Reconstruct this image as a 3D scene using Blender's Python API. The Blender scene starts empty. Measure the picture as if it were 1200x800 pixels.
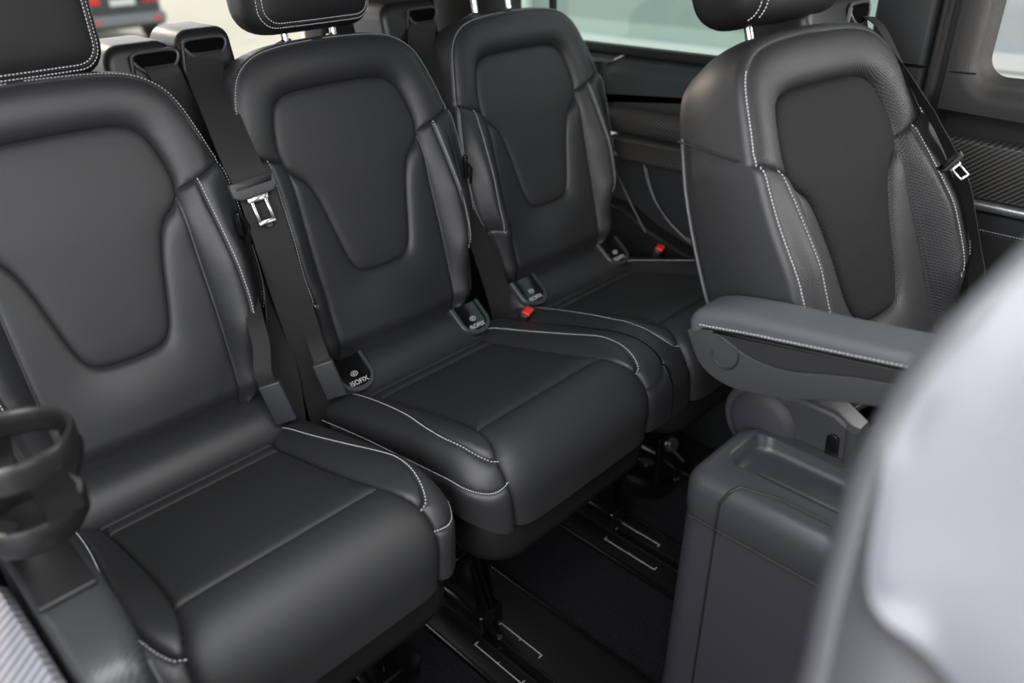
import bpy, bmesh, math, random
import numpy as np
from mathutils import Vector, Matrix
from mathutils.geometry import delaunay_2d_cdt
random.seed(3)
PI = math.pi
scn = bpy.context.scene
COL = scn.collection

# ------------------------------------------------------------------ camera
cam_d = bpy.data.cameras.new('camera'); cam = bpy.data.objects.new('camera', cam_d); COL.objects.link(cam)
RW = ((0.7041896718, 0.3600036895, -0.6119756937), (-0.7096386880, 0.3289207994, -0.6230762716), (-0.0230182222, 0.8730455035, 0.4870951757))
cam.matrix_world = Matrix.Translation((0, 0, 1.25)) @ Matrix(RW).to_4x4()
cam_d.sensor_width = 36; cam_d.lens = 918.68 / 1200 * 36
cam_d.clip_start = 0.02; cam_d.clip_end = 200
cam_d.dof.use_dof = True; cam_d.dof.focus_distance = 1.22; cam_d.dof.aperture_fstop = 2.6
scn.camera = cam

# ------------------------------------------------------------------ world, daylight, exposure
scn.view_settings.view_transform = 'Standard'; scn.view_settings.look = 'None'
scn.view_settings.gamma = 1; scn.view_settings.use_curve_mapping = False
scn.view_settings.exposure = 0.0
w = bpy.data.worlds.new('world'); scn.world = w; w.use_nodes = True
bgn = w.node_tree.nodes['Background']; bgn.inputs[0].default_value = (0.93, 0.965, 1.0, 1); bgn.inputs[1].default_value = 1.12

def area(name, loc, target, size, size_y, energy, col=(1, 1, 1)):
    l = bpy.data.lights.new(name, 'AREA'); l.shape = 'RECTANGLE'; l.size = size; l.size_y = size_y; l.energy = energy; l.color = col
    o = bpy.data.objects.new(name, l); COL.objects.link(o); o.location = loc
    o.rotation_euler = (Vector(target) - Vector(loc)).to_track_quat('-Z', 'Y').to_euler()
    return o
# daylight through the open sliding door on the left and from the windscreen side
area('door_daylight', (-0.75, -0.10, 1.30), (0.8, 0.7, 0.6), 0.9, 0.7, 22, (0.98, 0.98, 1.0))
area('overhead_fill_added', (0.30, 0.28, 1.565), (0.38, 0.42, 0.45), 0.8, 0.7, 25, (0.98, 0.985, 1.0))  # added fill lamp under the closed ceiling; there is no roof glass
area('windscreen_daylight', (0.25, -1.40, 1.40), (0.5, 1.0, 0.6), 1.0, 0.5, 9, (0.97, 0.98, 1.0))
area('right_door_daylight', (1.53, -0.17, 1.20), (0.3, 0.5, 0.4), 0.42, 0.86, 14, (1.0, 0.96, 0.93))
area('rear_window_daylight', (0.5, 1.95, 1.25), (0.75, 0.8, 0.9), 1.3, 0.55, 6, (1.0, 0.97, 0.92))
sun_d = bpy.data.lights.new('sun', 'SUN'); sun_d.energy = 1.5; sun_d.angle = 0.03; sun_d.color = (1.0, 0.80, 0.66)
sun = bpy.data.objects.new('sun', sun_d); COL.objects.link(sun)
sun.rotation_euler = (-Vector((0.10, 1.0, 0.32))).to_track_quat('-Z', 'Y').to_euler()

# ------------------------------------------------------------------ materials
def mat(name, col, rough=0.5, spec=0.5, metal=0.0, grain=None, weave=None, perf=None, emis=None, trans=0.0, mottled=None, coat=0.0):
    m = bpy.data.materials.new(name); m.use_nodes = True; nt = m.node_tree; n = nt.nodes; b = n['Principled BSDF']
    b.inputs['Base Color'].default_value = (*col, 1); b.inputs['Roughness'].default_value = rough
    b.inputs['Specular IOR Level'].default_value = spec; b.inputs['Metallic'].default_value = metal
    b.inputs['Transmission Weight'].default_value = trans; b.inputs['Coat Weight'].default_value = coat
    if emis: b.inputs['Emission Color'].default_value = (*emis[0], 1); b.inputs['Emission Strength'].default_value = emis[1]
    tc = n.new('ShaderNodeTexCoord')
    def bump(h, strength, dist, prev=None):
        bm_ = n.new('ShaderNodeBump'); bm_.inputs['Strength'].default_value = strength; bm_.inputs['Distance'].default_value = dist
        nt.links.new(h, bm_.inputs['Height'])
        if prev: nt.links.new(prev, bm_.inputs['Normal'])
        nt.links.new(bm_.outputs[0], b.inputs['Normal']); return bm_.outputs[0]
    last = None
    if grain:
        v = n.new('ShaderNodeTexVoronoi'); v.inputs['Scale'].default_value = grain[0]; nt.links.new(tc.outputs['Object'], v.inputs['Vector'])
        last = bump(v.outputs['Distance'], grain[1], 0.001)
    if perf:   # fine regular dots
        mp = n.new('ShaderNodeMapping'); nt.links.new(tc.outputs['Object'], mp.inputs[0]); mp.inputs['Rotation'].default_value = (0.3, 0.2, 0.785)
        mp.name = 'perf_map'; v = n.new('ShaderNodeTexVoronoi'); v.voronoi_dimensions = '2D'; v.inputs['Scale'].default_value = perf[0]; v.inputs['Randomness'].default_value = 0.0
        nt.links.new(mp.outputs[0], v.inputs['Vector'])
        r = n.new('ShaderNodeValToRGB'); r.color_ramp.elements[0].position = 0.18; r.color_ramp.elements[1].position = 0.36
        nt.links.new(v.outputs['Distance'], r.inputs[0])
        last = bump(r.outputs[0], perf[1], 0.0006, last)
        mx = n.new('ShaderNodeMix'); mx.data_type = 'RGBA'; mx.inputs['A'].default_value = (col[0]*.35, col[1]*.35, col[2]*.35, 1); mx.inputs['B'].default_value = (*col, 1)
        nt.links.new(r.outputs[0], mx.inputs['Factor']); nt.links.new(mx.outputs['Result'], b.inputs['Base Color'])
    if weave:  # diagonal carbon twill
        mp = n.new('ShaderNodeMapping'); nt.links.new(tc.outputs['Object'], mp.inputs[0]); mp.inputs['Rotation'].default_value = weave[2]
        wv = n.new('ShaderNodeTexWave'); wv.bands_direction = 'Z' if name == 'carbon_trim' else 'X'; wv.inputs['Scale'].default_value = weave[0]; nt.links.new(mp.outputs[0], wv.inputs[0])
        mx = n.new('ShaderNodeMix'); mx.data_type = 'RGBA'; mx.inputs['A'].default_value = (*col, 1); mx.inputs['B'].default_value = (*weave[1], 1)
        nt.links.new(wv.outputs['Fac'], mx.inputs['Factor']); nt.links.new(mx.outputs['Result'], b.inputs['Base Color'])
        last = bump(wv.outputs['Fac'], 0.3, 0.0005, last)
    if mottled:
        ns = n.new('ShaderNodeTexNoise'); ns.inputs['Scale'].default_value = mottled[0]; ns.inputs['Detail'].default_value = 6
        nt.links.new(tc.outputs['Object'], ns.inputs['Vector'])
        r = n.new('ShaderNodeValToRGB'); r.color_ramp.elements[0].position = mottled[2]; r.color_ramp.elements[1].position = mottled[3]
        r.color_ramp.elements[0].color = (*col, 1); r.color_ramp.elements[1].color = (*mottled[1], 1)
        nt.links.new(ns.outputs['Fac'], r.inputs[0]); nt.links.new(r.outputs[0], b.inputs['Base Color'])
        bump(ns.outputs['Fac'], 0.5, 0.002)
    return m
M = {}
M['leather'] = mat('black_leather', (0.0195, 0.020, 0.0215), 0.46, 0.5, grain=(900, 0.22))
M['insert'] = mat('black_leather_insert', (0.0225, 0.0229, 0.0243), 0.54, 0.42, grain=(1100, 0.25))
M['perf'] = mat('perforated_leather', (0.0155, 0.016, 0.0178), 0.50, 0.42, perf=(270, 0.8))
M['perfin'] = mat('perforated_insert', (0.0085, 0.009, 0.0098), 0.72, 0.2, perf=(270, 0.8))
M['headrest'] = mat('headrest_leather_shade', (0.008, 0.008, 0.009), 0.55, 0.3, grain=(900, 0.2))  # darker than the seat leather: roof shade put into the colour
M['seat_center'] = mat('cushion_center_leather', (0.019, 0.0195, 0.0205), 0.50, 0.42, grain=(1100, 0.25))
M['piping'] = mat('piping_dark', (0.014, 0.014, 0.015), 0.45)
M['thread'] = mat('grey_thread', (0.50, 0.50, 0.52), 0.7)
M['thread_dim'] = mat('dim_thread', (0.30, 0.30, 0.31), 0.7)
M['front_dark'] = mat('leather_weak_glare', (0.042, 0.043, 0.048), 0.42, 0.5, grain=(900, 0.15))  # foreground seat leather, the part with weaker window glare painted in
M['holder'] = mat('holder_plastic', (0.009, 0.009, 0.0095), 0.36, 0.5)
M['plastic'] = mat('black_plastic', (0.009, 0.009, 0.0098), 0.42, 0.45, grain=(1500, 0.12))
M['gloss'] = mat('gloss_black', (0.004, 0.004, 0.0045), 0.18, 0.5)
M['shell'] = mat('shell_plastic', (0.008, 0.008, 0.009), 0.55, 0.4, grain=(900, 0.2))
M['grey_plastic'] = mat('grey_plastic', (0.035, 0.036, 0.039), 0.42, 0.5, grain=(1500, 0.15))
M['console'] = mat('console_plastic', (0.028, 0.028, 0.033), 0.5, 0.5, grain=(1300, 0.25))
M['console_top'] = mat('console_top', (0.032, 0.033, 0.037), 0.36, 0.5, grain=(1300, 0.1))
M['web'] = mat('belt_webbing', (0.013, 0.013, 0.014), 0.65, 0.3, weave=(900, (0.020, 0.0195, 0.019), (0.6, 0, 0.2)))
M['chrome'] = mat('chrome', (0.75, 0.75, 0.76), 0.16, metal=1)
M['steel'] = mat('brushed_steel', (0.42, 0.42, 0.43), 0.35, metal=1)
M['red'] = mat('red_plastic', (0.65, 0.03, 0.03), 0.4)
M['white_print'] = mat('white_print', (0.48, 0.48, 0.48), 0.6)
M['rail_black'] = mat('rail_black', (0.0045, 0.0045, 0.005), 0.45, 0.35)
M['slot_dark'] = mat('slot_painted_dark', (0.002, 0.002, 0.002), 0.9, 0.03)  # paints the darkness inside the belt slots
M['carpet'] = mat('black_carpet', (0.006, 0.006, 0.0075), 0.95, 0.1, mottled=(300, (0.035, 0.035, 0.042), 0.56, 0.78))
M['trim'] = mat('wall_trim', (0.018, 0.019, 0.020), 0.5, 0.45, grain=(700, 0.25))
M['trim_green_reflect'] = mat('upper_trim_green_reflect', (0.040, 0.045, 0.045), 0.42, 0.5, grain=(900, 0.1))  # greenish tone puts the facade's reflection into the colour
M['pillar'] = mat('pillar_trim', (0.030, 0.028, 0.027), 0.6, 0.4, grain=(700, 0.3))
M['door_trim'] = mat('door_trim', (0.021, 0.0195, 0.0185), 0.58, 0.4, grain=(700, 0.35))
M['carbon'] = mat('carbon_trim', (0.012, 0.012, 0.012), 0.3, 0.5, weave=(46, (0.085, 0.08, 0.075), (0.7, 0, 0)), coat=0.3)
M['alu'] = mat('satin_aluminium', (0.55, 0.56, 0.58), 0.3, metal=0.9)
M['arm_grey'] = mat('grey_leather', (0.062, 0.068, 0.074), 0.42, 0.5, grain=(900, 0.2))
M['rubber'] = mat('rubber', (0.006, 0.006, 0.006), 0.6)
M['front_leather'] = mat('leather_strong_glare', (0.092, 0.093, 0.106), 0.38, 0.5, grain=(900, 0.15))  # foreground seat leather with strong window glare painted into the colour
M['ribbed'] = mat('ribbed_grey', (0.024, 0.0245, 0.026), 0.4, 0.5, weave=(70, (0.040, 0.042, 0.044), (0, 0, 0.9)))
M['silver_ribbed'] = mat('silver_ribbed', (0.12, 0.12, 0.135), 0.35, 0.5, weave=(40, (0.30, 0.30, 0.33), (0, 0, 0.8)))
M['pavement'] = mat('cream_paving', (0.78, 0.72, 0.60), 0.9)
M['paint_dark'] = mat('dark_car_paint', (0.03, 0.035, 0.045), 0.2, coat=0.6)
M['bumper'] = mat('silver_bumper', (0.22, 0.24, 0.26), 0.35)
M['tail_red'] = mat('tail_lamp_red', (0.55, 0.02, 0.015), 0.25, emis=((1, 0.05, 0.03), 0.25))
M['plate'] = mat('number_plate', (0.85, 0.86, 0.88), 0.5)
M['glass_dark'] = mat('car_glass', (0.01, 0.012, 0.015), 0.08)
M['facade_glass'] = mat('facade_glass', (0.374, 0.444, 0.431), 0.35)
M['facade_light'] = mat('facade_light_glass', (0.534, 0.614, 0.574), 0.35)
M['facade_white'] = mat('facade_white', (0.930, 0.930, 0.930), 0.6)
M['facade_blue'] = mat('facade_blue', (0.549, 0.599, 0.621), 0.4)
M['facade_line'] = mat('facade_line', (0.30, 0.33, 0.35), 0.6)
def pave_nodes():
    nt = M['pavement'].node_tree; n = nt.nodes; b = n['Principled BSDF']; tc = [x for x in n if x.type == 'TEX_COORD'][0]
    br = n.new('ShaderNodeTexBrick'); br.inputs['Scale'].default_value = 1.0; br.inputs['Brick Width'].default_value = 3.0; br.inputs['Row Height'].default_value = 0.9
    br.inputs['Mortar Size'].default_value = 0.02; br.inputs['Color1'].default_value = (0.93, 0.86, 0.70, 1); br.inputs['Color2'].default_value = (0.90, 0.82, 0.66, 1); br.inputs['Mortar'].default_value = (0.62, 0.55, 0.42, 1)
    mp = n.new('ShaderNodeMapping'); mp.inputs['Rotation'].default_value = (0, 0, -0.5)
    nt.links.new(tc.outputs['Object'], mp.inputs[0]); nt.links.new(mp.outputs[0], br.inputs[0]); nt.links.new(br.outputs[0], b.inputs['Base Color'])
pave_nodes()
def glass_mat(name, tint, refl=0.06):
    m = bpy.data.materials.new(name); m.use_nodes = True; nt = m.node_tree; n = nt.nodes; n.clear()
    o = n.new('ShaderNodeOutputMaterial'); t = n.new('ShaderNodeBsdfTransparent'); t.inputs[0].default_value = (*tint, 1)
    g = n.new('ShaderNodeBsdfGlossy'); g.inputs['Roughness'].default_value = 0.02; mx = n.new('ShaderNodeMixShader'); mx.inputs[0].default_value = refl
    nt.links.new(t.outputs[0], mx.inputs[1]); nt.links.new(g.outputs[0], mx.inputs[2]); nt.links.new(mx.outputs[0], o.inputs[0]); return m
M['pane'] = glass_mat('window_glass', (0.86, 0.95, 0.93)); M['pane_clear'] = glass_mat('clear_glass', (0.95, 0.97, 0.97))

# ------------------------------------------------------------------ object helpers
def empty(name, loc, label=None, cat=None, group=None):
    o = bpy.data.objects.new(name, None); COL.objects.link(o); o.location = loc; o.empty_display_size = 0.05
    if label: o['label'] = label
    if cat: o['category'] = cat
    if group: o['group'] = group
    return o
def rootloc(o):
    v = Vector((0, 0, 0))
    while o: v = v + o.location; o = o.parent
    return v
def mk(name, verts, faces, m, parent=None, smooth=True, label=None, auto=None):
    """link a mesh whose vertices are given in world coordinates"""
    me = bpy.data.meshes.new(name); off = rootloc(parent) if parent else Vector((0, 0, 0))
    me.from_pydata([tuple(Vector(v) - off) for v in verts], [], [tuple(int(i) for i in f) for f in faces])
    bm = bmesh.new(); bm.from_mesh(me); bmesh.ops.remove_doubles(bm, verts=bm.verts, dist=1e-6)
    bm.to_mesh(me); bm.free()
    me.materials.append(m); me.polygons.foreach_set('use_smooth', [smooth] * len(me.polygons)); me.update()
    if auto is not None:
        me.set_sharp_from_angle(angle=auto)
    o = bpy.data.objects.new(name, me); COL.objects.link(o)
    if parent: o.parent = parent
    if label: o['label'] = label
    return o
def structure(o):
    o['kind'] = 'structure'; return o
class MB:
    def __init__(s): s.v = []; s.f = []
    def add(s, vs, fs):
        b = len(s.v); s.v += [tuple(v) for v in vs]; s.f += [tuple(i + b for i in f) for f in fs]; return s
    def box(s, c, size, bev=0.003, rot=None, seg=3):
        """bevelled box, rot = 3x3 Matrix"""
        bm = bmesh.new(); bmesh.ops.create_cube(bm, size=1)
        for v in bm.verts: v.co = Vector((v.co.x * size[0], v.co.y * size[1], v.co.z * size[2]))
        if bev > 0:
            bmesh.ops.bevel(bm, geom=list(bm.edges), offset=min(bev, min(size) * .49), segments=seg, profile=0.5, affect='EDGES')
        bm.verts.ensure_lookup_table(); R = rot or Matrix.Identity(3)
        s.add([Vector(c) + R @ v.co for v in bm.verts], [[v.index for v in f.verts] for f in bm.faces]); bm.free(); return s
    def tube(s, pts, r, n=10, cap=True):
        pts = [Vector(p) for p in pts]; rs = r if hasattr(r, '__len__') else [r] * len(pts); vs = []; fs = []
        up = Vector((0, 0, 1)); t0 = (pts[1] - pts[0]).normalized()
        if abs(t0.dot(up)) > .9: up = Vector((1, 0, 0))
        for i, p in enumerate(pts):
            t = (pts[min(i + 1, len(pts) - 1)] - pts[max(i - 1, 0)]).normalized(); a = t.cross(up).normalized(); b = a.cross(t); up = b
            for k in range(n):
                an = 2 * PI * k / n; vs.append(p + (a * math.cos(an) + b * math.sin(an)) * rs[i])
        for i in range(len(pts) - 1):
            for k in range(n):
                fs.append((i * n + k, i * n + (k + 1) % n, (i + 1) * n + (k + 1) % n, (i + 1) * n + k))
        if cap: fs.append(tuple(range(n))[::-1]); fs.append(tuple((len(pts) - 1) * n + k for k in range(n)))
        return s.add(vs, fs)
    def lathe(s, prof, c, axis=(0, 0, 1), n=40, a0=0, a1=2 * PI):
        ax = Vector(axis).normalized(); x = ax.orthogonal().normalized(); y = ax.cross(x); vs = []; fs = []; full = abs(a1 - a0 - 2 * PI) < 1e-6
        m_ = n if full else n + 1
        for k in range(m_):
            an = a0 + (a1 - a0) * k / n
            for r, z in prof: vs.append(Vector(c) + (x * math.cos(an) + y * math.sin(an)) * r + ax * z)
        L = len(prof)
        for k in range(n):
            k2 = (k + 1) % m_
            for i in range(L - 1): fs.append((k * L + i, k2 * L + i, k2 * L + i + 1, k * L + i + 1))
        return s.add(vs, fs)
    def ribbon(s, pts, wd, width, th=0.0013, sub=8):
        """flat webbing along pts; wd = width directions"""
        P = catmull([Vector(p) for p in pts], sub); W = catmull([Vector(p).normalized() for p in wd], sub); vs = []; fs = []
        for i, p in enumerate(P):
            t = (P[min(i + 1, len(P) - 1)] - P[max(i - 1, 0)]).normalized(); w_ = (W[i] - t * W[i].dot(t)).normalized(); nn = t.cross(w_)
            for a, b in ((-1, -1), (-.5, -1), (0, -1), (.5, -1), (1, -1), (1, 1), (.5, 1), (0, 1), (-.5, 1), (-1, 1)):
                vs.append(p + w_ * a * width / 2 + nn * b * th / 2)
        for i in range(len(P) - 1):
            for k in range(10): fs.append((i * 10 + k, i * 10 + (k + 1) % 10, (i + 1) * 10 + (k + 1) % 10, (i + 1) * 10 + k))
        fs.append(tuple(range(10))[::-1]); fs.append(tuple((len(P) - 1) * 10 + k for k in range(10)))
        return s.add(vs, fs)
    def prism(s, poly, o, X, Y, Z, d, bev=0.0, seg=3):
        """polygon in the X,Y plane at o pushed by d along Z; rounded front rim by bev"""
        o, X, Y, Z = Vector(o), Vector(X), Vector(Y), Vector(Z); P = np.array(poly, float); n = len(P)
        area2 = sum(P[i][0] * P[(i + 1) % n][1] - P[(i + 1) % n][0] * P[i][1] for i in range(n))
        if area2 < 0: P = P[::-1]
        T = np.roll(P, -1, 0) - np.roll(P, 1, 0); T /= np.linalg.norm(T, axis=1)[:, None]; Nn = np.stack([T[:, 1], -T[:, 0]], 1)
        rings = [(P, 0.0)]
        if bev > 0:
            for k in range(seg + 1):
                an = PI / 2 * k / seg; rings.append((P - Nn * bev * (1 - math.cos(an)), d - bev + bev * math.sin(an)))
        else: rings.append((P, d))
        vs = []; fs = []
        for R_, z in rings:
            for x, y in R_: vs.append(o + X * x + Y * y + Z * z)
        for r in range(len(rings) - 1):
            for k in range(n): fs.append((r * n + k, r * n + (k + 1) % n, (r + 1) * n + (k + 1) % n, (r + 1) * n + k))
        fs.append(tuple(range(n))[::-1]); fs.append(tuple((len(rings) - 1) * n + k for k in range(n)))
        return s.add(vs, fs)
    def make(s, name, m, parent=None, smooth=True, label=None, auto=0.6):
        return mk(name, s.v, s.f, m, parent, smooth, label, auto)
def catmull(P, sub):
    if len(P) < 3:
        return [P[0].lerp(P[-1], i / (sub)) for i in range(sub + 1)]
    out = []
    for i in range(len(P) - 1):
        a = P[max(i - 1, 0)]; b = P[i]; c = P[i + 1]; d = P[min(i + 2, len(P) - 1)]
        for k in range(sub):
            t = k / sub; out.append(0.5 * ((2 * b) + (c - a) * t + (2 * a - 5 * b + 4 * c - d) * t * t + (3 * b - a - 3 * c + d) * t ** 3))
    out.append(P[-1]); return out
def spline(pts, step=0.003):
    """smooth 2-D curve through pts, resampled evenly"""
    P = [Vector((p[0], p[1], 0)) for p in pts]
    C = np.array([(v.x, v.y) for v in catmull(P, 12)]) if len(P) > 2 else np.array([(v.x, v.y) for v in P])
    return resample(C, step)
def resample(C, step):
    d = np.r_[0, np.cumsum(np.linalg.norm(np.diff(C, axis=0), axis=1))]; n = max(2, int(round(d[-1] / step)) + 1)
    q = np.linspace(0, d[-1], n); return np.stack([np.interp(q, d, C[:, 0]), np.interp(q, d, C[:, 1])], 1)
def mir(P): return np.array([(-x, y) for x, y in P])
def dist_to(P, curves):
    """distance of points P (n,2) to a list of polylines"""
    best = np.full(len(P), 1e3)
    for c in curves:
        A = c[:-1]; B = c[1:]; D = B - A; L = (D ** 2).sum(1) + 1e-18
        for i0 in range(0, len(P), 2000):
            p = P[i0:i0 + 2000]
            t = np.clip(((p[:, None, :] - A[None]) * D[None]).sum(2) / L, 0, 1)
            q = A[None] + t[..., None] * D[None]; best[i0:i0 + 2000] = np.minimum(best[i0:i0 + 2000], np.sqrt(((p[:, None] - q) ** 2).sum(2)).min(1))
    return best
def inside(P, poly):
    x, y = P[:, 0], P[:, 1]; r = np.zeros(len(P), bool); n = len(poly); j = n - 1
    for i in range(n):
        xi, yi = poly[i]; xj, yj = poly[j]
        c = ((yi > y) != (yj > y)) & (x < (xj - xi) * (y - yi) / (yj - yi + 1e-15) + xi); r ^= c; j = i
    return r
def sst(x, a, b):
    t = np.clip((x - a) / (b - a), 0, 1); return t * t * (3 - 2 * t)

class Pad:
    """upholstered surface: outline + seams in a flat pattern, split into panels along the seams.
    height(P)-> h ; place(P, h)-> world (n,3)"""
    def __init__(s, outline, seams, height, place, grid=0.006):
        s.out = outline; s.seams = seams; s.height = height; s.place = place
        pts = []
        lines = [np.vstack([outline, outline[:1]])] + seams
        V = []; E = []
        for li, c in enumerate(lines):
            b = len(V); V += [tuple(p) for p in c]; E += [(b + i, b + i + 1) for i in range(len(c) - 1)]
        nE = len(E)
        occ = {}
        def key(p, g=0.0016): return (int(math.floor(p[0] / g)), int(math.floor(p[1] / g)))
        for v in V: occ[key(v)] = 1
        allp = np.array(V); extra = []
        for c in lines:
            T = np.gradient(c, axis=0); T /= np.linalg.norm(T, axis=1)[:, None] + 1e-12; N_ = np.stack([-T[:, 1], T[:, 0]], 1)
            for off in (0.002, -0.002, 0.0048, -0.0048): extra.append(c + N_ * off)
        x0, y0 = outline.min(0); x1, y1 = outline.max(0); gx = np.arange(x0, x1, grid); gy = np.arange(y0, y1, grid * .87)
        G = np.array([(x + (j % 2) * grid / 2, y) for j, y in enumerate(gy) for x in gx])
        dl = dist_to(G, lines); G = G[dl > 0.0065]
        X = np.vstack(extra); dX = dist_to(X, lines); X = X[dX > 0.0017]
        for p in list(X) + list(G):
            k = key(p)
            if k in occ: continue
            occ[k] = 1; V.append(tuple(p))
        Va = np.array(V); keep = np.ones(len(V), bool); keep[len(allp):] = inside(Va[len(allp):], outline)
        idx = np.cumsum(keep) - 1; V = [V[i] for i in range(len(V)) if keep[i]]; E = [(int(idx[a]), int(idx[b])) for a, b in E]
        ov, oe, of, ovv, oee, off_ = delaunay_2d_cdt([Vector(v) for v in V], E, [], 0, 1e-6, True)
        ov = np.array([(v[0], v[1]) for v in ov]); cen = np.array([ov[list(f)].mean(0) for f in of])
        ok = inside(cen, outline)
        faces = [tuple(f) for f, k in zip(of, ok) if k]; s.ov = ov
        cons = set()
        for e, src in zip(oe, oee):
            if len(src) and any(q < nE for q in src): cons.add((min(e), max(e)))
        adj = {}
        for fi, f in enumerate(faces):
            for a, b in zip(f, f[1:] + f[:1]):
                k = (min(a, b), max(a, b)); adj.setdefault(k, []).append(fi)
        lab = [-1] * len(faces); n = 0
        for i in range(len(faces)):
            if lab[i] >= 0: continue
            st = [i]; lab[i] = n
            while st:
                q = st.pop(); f = faces[q]
                for a, b in zip(f, f[1:] + f[:1]):
                    k = (min(a, b), max(a, b))
                    if k in cons: continue
                    for r in adj[k]:
                        if lab[r] < 0: lab[r] = n; st.append(r)
            n += 1
        s.faces = faces; s.lab = lab; s.W = place(ov, height(ov)); s.cen = cen[ok]
    def region(s, seed):
        i = ((s.cen - np.array(seed)) ** 2).sum(1).argmin(); return s.lab[i]
    def emit(s, spec, parent):
        """spec: list of (name, seed or None (=rest), material, parent override)"""
        done = {}; outs = []
        for name, seeds, m in spec:
            if seeds is None: labs = {l for l in set(s.lab) if l not in done}
            else: labs = {s.region(q) for q in seeds}
            labs = {l for l in labs if l not in done}
            for l in labs: done[l] = 1
            F = [f for f, l in zip(s.faces, s.lab) if l in labs]
            if not F: continue
            used = sorted({i for f in F for i in f}); mp = {u: k for k, u in enumerate(used)}
            outs.append(mk(name, [s.W[u] for u in used], [tuple(mp[i] for i in f) for f in F], m, parent))
        return outs
    def normals(s, P):
        e = 1e-4; H = s.height
        A = s.place(P + [e, 0], H(P + [e, 0])) - s.place(P - [e, 0], H(P - [e, 0])); B = s.place(P + [0, e], H(P + [0, e])) - s.place(P - [0, e], H(P - [0, e]))
        N_ = np.cross(A, B); U_ = s.place(P, H(P) + 1e-3) - s.place(P, H(P)); N_ = N_ * np.sign((N_ * U_).sum(1))[:, None]; return N_ / (np.linalg.norm(N_, axis=1)[:, None] + 1e-12)
    def stitches(s, curves, name, m, parent, off=0.0035, pitch=0.0048, ln=0.0031, wd=0.0014):
        mb = MB()
        for c in curves:
            c = resample(np.array(c), pitch); T = np.gradient(c, axis=0); T /= np.linalg.norm(T, axis=1)[:, None] + 1e-12
            N_ = np.stack([-T[:, 1], T[:, 0]], 1); p = c + N_ * off
            a = p - T * ln / 2; b = p + T * ln / 2; h = s.height
            n = s.normals(p); A = s.place(a, h(a)) + n * .0005; B = s.place(b, h(b)) + n * .0005
            dash(mb, A, B, n, wd)
        return mb.make(name, m, parent, smooth=False, auto=None)
def dash(mb, A, B, n, wd, th=0.0009):
    for a, b, nn in zip(A, B, n):
        a = Vector(a); b = Vector(b); nn = Vector(nn); sd = (b - a).cross(nn)
        if sd.length < 1e-9: continue
        sd = sd.normalized() * wd / 2; up = nn * th; mid = (b - a) * .2
        mb.add([a - sd, a + sd, b + sd, b - sd, a + mid - sd * .6 + up, a + mid + sd * .6 + up, b - mid + sd * .6 + up, b - mid - sd * .6 + up],
               [(4, 5, 6, 7), (0, 1, 5, 4), (1, 2, 6, 5), (2, 3, 7, 6), (3, 0, 4, 7)])
def stitch3(pts, nrm, name, m, parent, pitch=0.0048, ln=0.0031, wd=0.0013, mb=None):
    """dashes along a 3-D path"""
    P = np.array([tuple(p) for p in pts]); d = np.r_[0, np.cumsum(np.linalg.norm(np.diff(P, axis=0), axis=1))]; n = int(d[-1] / pitch)
    own = mb is None; mb = mb or MB(); q = (np.arange(n) + .5) * pitch
    f = lambda t: np.stack([np.interp(t, d, P[:, k]) for k in range(3)], 1)
    Nn = np.tile(np.array(tuple(nrm)), (n, 1)) if np.ndim(nrm[0]) == 0 else np.stack([np.interp(q, d, np.array(nrm)[:, k]) for k in range(3)], 1)
    dash(mb, f(q - ln / 2) + Nn * .0004, f(q + ln / 2) + Nn * .0004, Nn, wd)
    return mb.make(name, m, parent, smooth=False, auto=None) if own else None
def side_shell(outline, hfun, place, depth, r=0.014, taper=0.02, inset=0.0015, name='backrest_shell', m=None, parent=None, depthf=None):
    """rounded wall from the rim of a pad to its back"""
    T = np.roll(outline, -1, 0) - np.roll(outline, 1, 0); T /= np.linalg.norm(T, axis=1)[:, None]; N_ = np.stack([T[:, 1], -T[:, 0]], 1)
    a2 = (outline[:, 0] * np.roll(outline[:, 1], -1) - np.roll(outline[:, 0], -1) * outline[:, 1]).sum()
    if a2 < 0: N_ = -N_
    h0 = hfun(outline); D = depth if depthf is None else depthf(outline)
    D = np.broadcast_to(np.asarray(D, float), h0.shape)
    rings = [place(outline - N_ * inset, h0 - 0.003)]
    for k in range(7):
        an = PI / 2 * k / 6; rings.append(place(outline + N_ * r * math.sin(an), h0 - 0.0005 - r * (1 - math.cos(an))))
    for k in range(1, 9):
        t = k / 8; rings.append(place(outline + N_ * (r + 0.006 * math.sin(PI * t) - taper * t * t * .6), (h0 - r) * (1 - t) + (-D + .012) * t))
    for k in range(1, 5):
        an = PI / 2 * k / 4; rings.append(place(outline + N_ * (r - taper * .6 - .012 * (1 - math.cos(an))), -D + .012 - .012 * math.sin(an)))
    n = len(outline); V = np.vstack(rings); F = []
    for j in range(len(rings) - 1):
        for k in range(n): F.append((j * n + k, j * n + (k + 1) % n, (j + 1) * n + (k + 1) % n, (j + 1) * n + k))
    b = (len(rings) - 1) * n; F.append(tuple(b + k for k in range(n))[::-1])
    return mk(name, V, F, m, parent, auto=1.0), rings

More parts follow.
